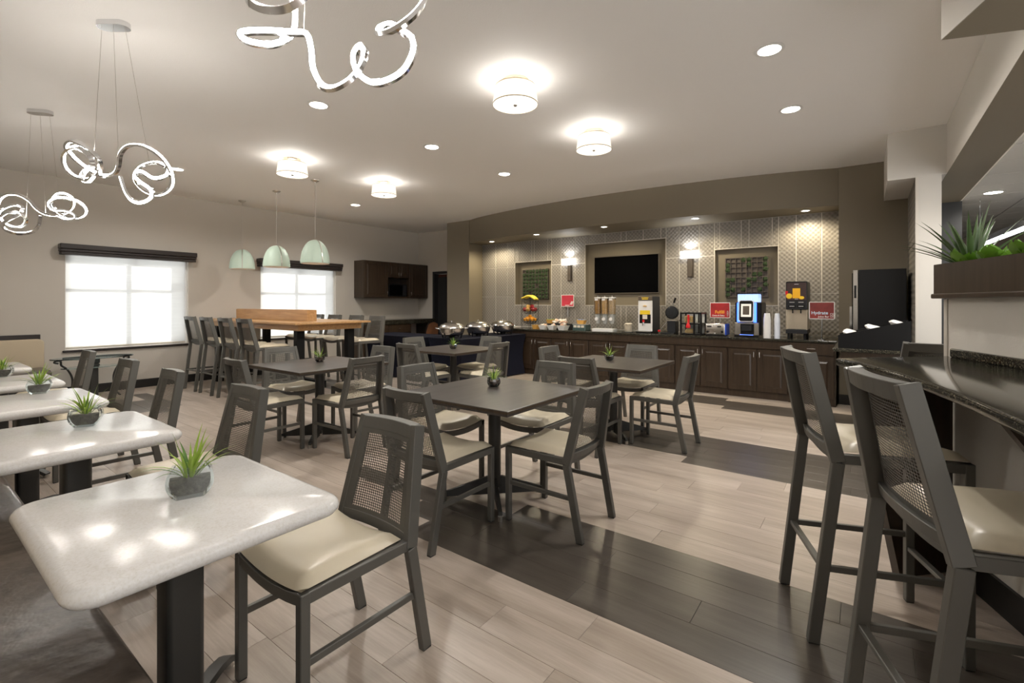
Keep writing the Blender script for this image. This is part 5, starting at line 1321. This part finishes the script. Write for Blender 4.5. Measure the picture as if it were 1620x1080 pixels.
# toaster
to = ct_thing('toaster', 'brushed steel four-slot toaster with blue side', 'toaster', 1131, 7.50)
w = wid_px(1114, 1146, 7.5) / 2
MB().box(-w, w, 0, 0.24, 0.012, 0.185).obj('body', 'steel', to, bevel=0.018, seg=3, smooth=0.7)
MB().box(w - .002, w + .012, 0.005, 0.235, 0.012, 0.18).obj('side_cap', 'blue_plastic', to, bevel=0.006)
for s_ in (-1, 1):
    MB().box(s_ * w * .5 - .035, s_ * w * .5 + .02, -0.02, 0.002, 0.13, 0.15).obj('lever', 'plastic_black', to, bevel=0.003)
    MB().ycyl((s_ * w * .72, -0.016, 0.06), 0.017, 0.018, 14).obj('dial', 'plastic_black', to, smooth=0.6)
    MB().box(s_ * w * .5 - .06, s_ * w * .5 + .06, 0.05, 0.075, 0.185, 0.187).box(s_ * w * .5 - .06, s_ * w * .5 + .06, 0.14, 0.165, 0.185, 0.187).obj('slot', 'plastic_black', to)
MB().box(-w * .9, w * .9, 0.01, 0.23, 0, 0.013).obj('feet', 'plastic_black', to)
MB().box(-0.008, 0.008, -0.002, 0.001, 0.03, 0.045).obj('badge', 'paper_white', to)
# coffee machine
cm = ct_thing('coffee_machine', 'black coffee machine with glowing blue trim and bean hoppers', 'coffee machine', 1181, 7.46)
w = wid_px(1161, 1199, 7.46) / 2
MB().box(-w, w + .03, 0.03, 0.42, 0.03, 0.50).obj('body', 'plastic_black', cm, bevel=0.01)
MB().box(-w, w, 0, 0.03, 0.03, 0.21).obj('lower_front', 'steel', cm, bevel=0.004)
MB().box(-w * .5, w * .62, -0.004, 0.0, 0.035, 0.19).obj('brew_bay', 'plastic_black', cm)
MB().box(-0.06, 0.07, -0.03, -0.004, 0.09, 0.17).obj('brew_head', 'plastic_dark', cm, bevel=0.006)
MB().box(-w * .55, w * .62, -0.05, 0, 0.03, 0.042).obj('drip_tray', 'steel', cm); MB().box(-w * .5, w * .6, -0.052, -0.049, 0.034, 0.040).obj('tray_glow', 'blue_glow', cm)
MB().box(-w, w, -0.03, 0.03, 0, 0.03).obj('foot', 'plastic_black', cm)
for s_ in (-1, 1):
    x0, x1 = (-w + .03, -w * .58) if s_ < 0 else (w * .55, w - .03)
    MB().box(x0, x1, 0.0, 0.03, 0.215, 0.495).obj('glow_panel', 'blue_glow', cm, bevel=0.006, label='glowing blue side panel')
mb = MB(); pts = rounded_rect(w * .62, 0.155, 0.03, 5); me = MB().prism(pts, 0, 0.03).mesh('display_frame', smooth=0.6); me.materials.append(M['plastic_white']); me.transform(Matrix.Rotation(PI / 2 - 0.08, 4, 'X')); o = mk('display_frame', me, cm); o.location = (0, 0.0, 0.375)
me = MB().prism(rounded_rect(w * .56, 0.145, 0.026, 5), 0.03, 0.034).mesh('display_bezel', smooth=0.6); me.materials.append(M['plastic_black']); me.transform(Matrix.Rotation(PI / 2 - 0.08, 4, 'X')); q = mk('display_bezel', me, o)
me = MB().box(-w * .42, w * .42, -0.085, 0.10, 0.034, 0.036).mesh('display_screen'); me.materials.append(M['lit_display']); me.transform(Matrix.Rotation(PI / 2 - 0.08, 4, 'X')); mk('display_screen', me, o)
me = MB().box(-w * .27, w * .27, -0.055, 0.07, 0.036, 0.0375).mesh('display_picture'); me.materials.append(M['bronze']); me.transform(Matrix.Rotation(PI / 2 - 0.08, 4, 'X')); mk('display_picture', me, o)
for k in range(3): MB().box(-w * .85 + k * w * .6, -w * .85 + k * w * .6 + w * .55, 0.08, 0.3, 0.50, 0.62).obj('bean_hopper', 'blue_hopper', cm, bevel=0.008, label='blue lit bean hopper')
MB().box(-w * .9, w * 1.05, 0.07, 0.31, 0.62, 0.635).obj('hopper_lid', 'plastic_dark', cm)
# cup stacks
def cups(px, U, n, r0, dz, h, mat, label):
    t = ct_thing('cup_stack', label, 'cups', px, U, 'paper cup stacks')
    for k in range(n):
        z = k * dz; o = MB().lathe([(r0, z), (r0 * 1.0, z + .004), (r0 * 0.74, z + h), (0.0001, z + h)], 16).obj('paper_cup', mat, t, smooth=0.5)
cups(1213.5, 7.46, 16, 0.047, 0.0165, 0.10, 'paper_white', 'tall stack of white paper cups beside the coffee machine'); cups(1229.5, 7.46, 18, 0.037, 0.0145, 0.10, 'cup_blue_white', 'tall slim stack of bluish cups beside the juice dispenser')
# juice dispenser
jd = ct_thing('juice_dispenser', 'tall black juice dispenser with orange juice picture', 'dispenser', 1260, 7.46)
w = wid_px(1243, 1277, 7.46) / 2
MB().box(-w, w, 0.0, 0.42, 0.40, 0.785).obj('upper_body', 'plastic_black', jd, bevel=0.012, seg=2)
MB().box(-w + .012, w - .012, -0.003, 0.0, 0.53, 0.765).obj('picture_panel', 'juice_panel', jd)
MB().box(-w + .012, w - .012, -0.003, 0.0, 0.405, 0.525).obj('button_panel', 'plastic_dark', jd)
for s_ in (-1, 1): MB().box(s_ * w * .42 - .045, s_ * w * .42 + .045, -0.006, -0.003, 0.425, 0.465).obj('button', 'plastic_black', jd, bevel=0.004); MB().box(s_ * w * .42 - .028, s_ * w * .42 + .028, -0.0075, -0.0055, 0.443, 0.449).box(s_ * w * .42 - .03, s_ * w * .42 + .03, -0.0045, -0.003, 0.498, 0.503).obj('lettering', 'text_white', jd)
MB().prism([(-0.045, -0.006), (0.045, -0.006), (0.045, -0.003), (-0.045, -0.003)], 0.555, 0.69).obj('glass_print', 'juice', jd)
for x, z, r in ((-0.085, 0.585, 0.038), (0.06, 0.562, 0.032)):
    n = 20; pts = [(x + r * math.cos(2 * PI * i / n), z + r * math.sin(2 * PI * i / n) * (1 if x < 0 else 0.7)) for i in range(n)]
    o = MB().yprism(pts, -0.009, -0.006).obj('orange_print', 'orange_skin', jd)
    pts2 = [(x + r * .85 * math.cos(2 * PI * i / n), z + r * .85 * math.sin(2 * PI * i / n) * (1 if x < 0 else 0.7)) for i in range(n)]
    MB().yprism(pts2, -0.0105, -0.009).obj('orange_flesh', 'yellow', o)
MB().box(-0.13, -0.1, -0.0065, -0.003, 0.60, 0.655).obj('berry_print', 'tong_red', jd)
MB().box(-0.025, 0.025, -0.0055, -0.003, 0.742, 0.748).box(-0.02, 0.02, -0.0065, -0.003, 0.542, 0.546).obj('lettering', 'text_white', jd)
MB().box(-w, w, 0.10, 0.40, 0.13, 0.40).obj('back_splash', 'steel_warm', jd, bevel=0.004)
for x0 in (-w, w - .012): MB().box(x0, x0 + .012, 0.0, 0.10, 0.13, 0.40).obj('side_wall', 'steel_warm', jd)
for s_ in (-1, 1): MB().cyl((s_ * w * .38, 0.03, 0.35), 0.008, 0.05, 10).obj('nozzle', 'plastic_black', jd, smooth=1)
MB().box(-w, w, -0.02, 0.40, 0.075, 0.13).obj('drip_tray', 'plastic_dark', jd, bevel=0.004)
for sx in (-1, 1):
    for y in (0.03, 0.36): MB().cyl((sx * (w - .03), y, 0), 0.016, 0.075, 12).obj('leg', 'plastic_black', jd, smooth=1)

# ================================================================ cooler, cutlery ledge
fr_ = thing('milk_cooler', 'black upright cooler with steel door edge beside the tiled column', 'cooler', (7.0, -0.13, 0))
MB().box(-0.02, 0.60, -0.24, 0.20, 0.03, 1.735).obj('body', 'plastic_black', fr_, bevel=0.004)
dd = MB().box(-0.02, 0.60, 0.205, 0.255, 0.06, 1.735).obj('door', 'steel', fr_, bevel=0.004)
MB().box(-0.023, -0.019, 0.222, 0.243, 1.40, 1.55).obj('recessed_grip', 'plastic_black', dd)
MB().box(0.03, 0.55, 0.255, 0.265, 0.1, 1.70).obj('door_glass', 'screen', dd)
MB().box(0.05, 0.08, 0.265, 0.29, 0.8, 1.3).obj('handle', 'chrome', dd)
for x in (0.02, 0.55):
    for y in (-0.2, 0.2): MB().cyl((x, y, 0), 0.02, 0.032, 10).obj('foot', 'plastic_black', fr_)
lg = thing('cutlery_ledge', 'black granite ledge on a brown apron before the column', 'counter', (0, 0, 0))
MB().box(5.60, 6.42, -0.60, 0.262, 0.865, 0.9).obj('top', 'granite', lg, bevel=0.008, seg=2)
MB().box(5.66, 6.40, -0.58, 0.20, 0.79, 0.865).obj('apron', 'cabinet_wood', lg)
MB().box(5.70, 6.38, -0.58, -0.30, 0.0, 0.79).obj('pedestal', 'cabinet_wood', lg)
cu_ = thing('cutlery_tray', 'black wedge-shaped tray of white wrapped cutlery on the ledge', 'tray', (5.66, 0.22, 0.9), RB)
wl = 0.55
vs = []
prof = [(0, 0), (wl, 0), (wl, 0.275), (0, 0.125)]
mb = MB(); mb.yprism(prof, 0.0, 0.015); mb.yprism(prof, 0.36, 0.375)
mb.box(0, 0.015, 0.015, 0.36, 0, 0.11).box(wl - .015, wl, 0.015, 0.36, 0, 0.26).box(0.015, wl - .015, 0.015, 0.36, 0, 0.015)
for k in (1, 2): mb.box(wl * k / 3 - .006, wl * k / 3 + .006, 0.015, 0.36, 0.015, 0.11 + 0.15 * k / 3 - .01)
mb.obj('body', 'plastic_black', cu_)
for k in range(3): MB().box(wl * k / 3 + .016, wl * (k + 1) / 3 - .016, 0.02, 0.355, 0.06 + 0.05 * k, 0.07 + 0.05 * k).obj('shelf', 'plastic_dark', cu_)
for i in range(15):
    k = i % 3; c = 0.22 - wl * (k + .5) / 3
    packet((5.70 + 0.012 + 0.05 * (i // 3), c + g.uniform(-.008, .008), 0.9 + 0.14 + 0.05 * k + g.uniform(-.006, .012)), (0.075, 0.12, 0.045), 'paper_white', ('wrapped cutlery in the low compartment of the black tray', 'wrapped cutlery in the middle compartment of the black tray', 'wrapped cutlery in the high compartment of the black tray')[k], 'cutlery', 'wrapped cutlery in the tray', (0.26 + g.uniform(-.1, .1), 0, g.uniform(-.12, .12)))
# lobby tube lights seen over the planter
tl = thing('tube_light', 'white linear tube light hanging in the lobby beyond the half wall', 'light', (6.9, -1.2, 2.045), 0.048 + PI)
MB().box(-1.7, 1.7, -0.03, 0.03, 0.02, 0.08).obj('housing', 'chrome', tl); MB().box(-1.7, 1.7, -0.025, 0.025, 0.0, 0.02).obj('tube', 'tube_light', tl)
for x in (-1.3, 1.3): MB().cyl((x, 0, 0.08), 0.006, HB - 2.05 - 0.076, 6).obj('hanger', 'chrome', tl)
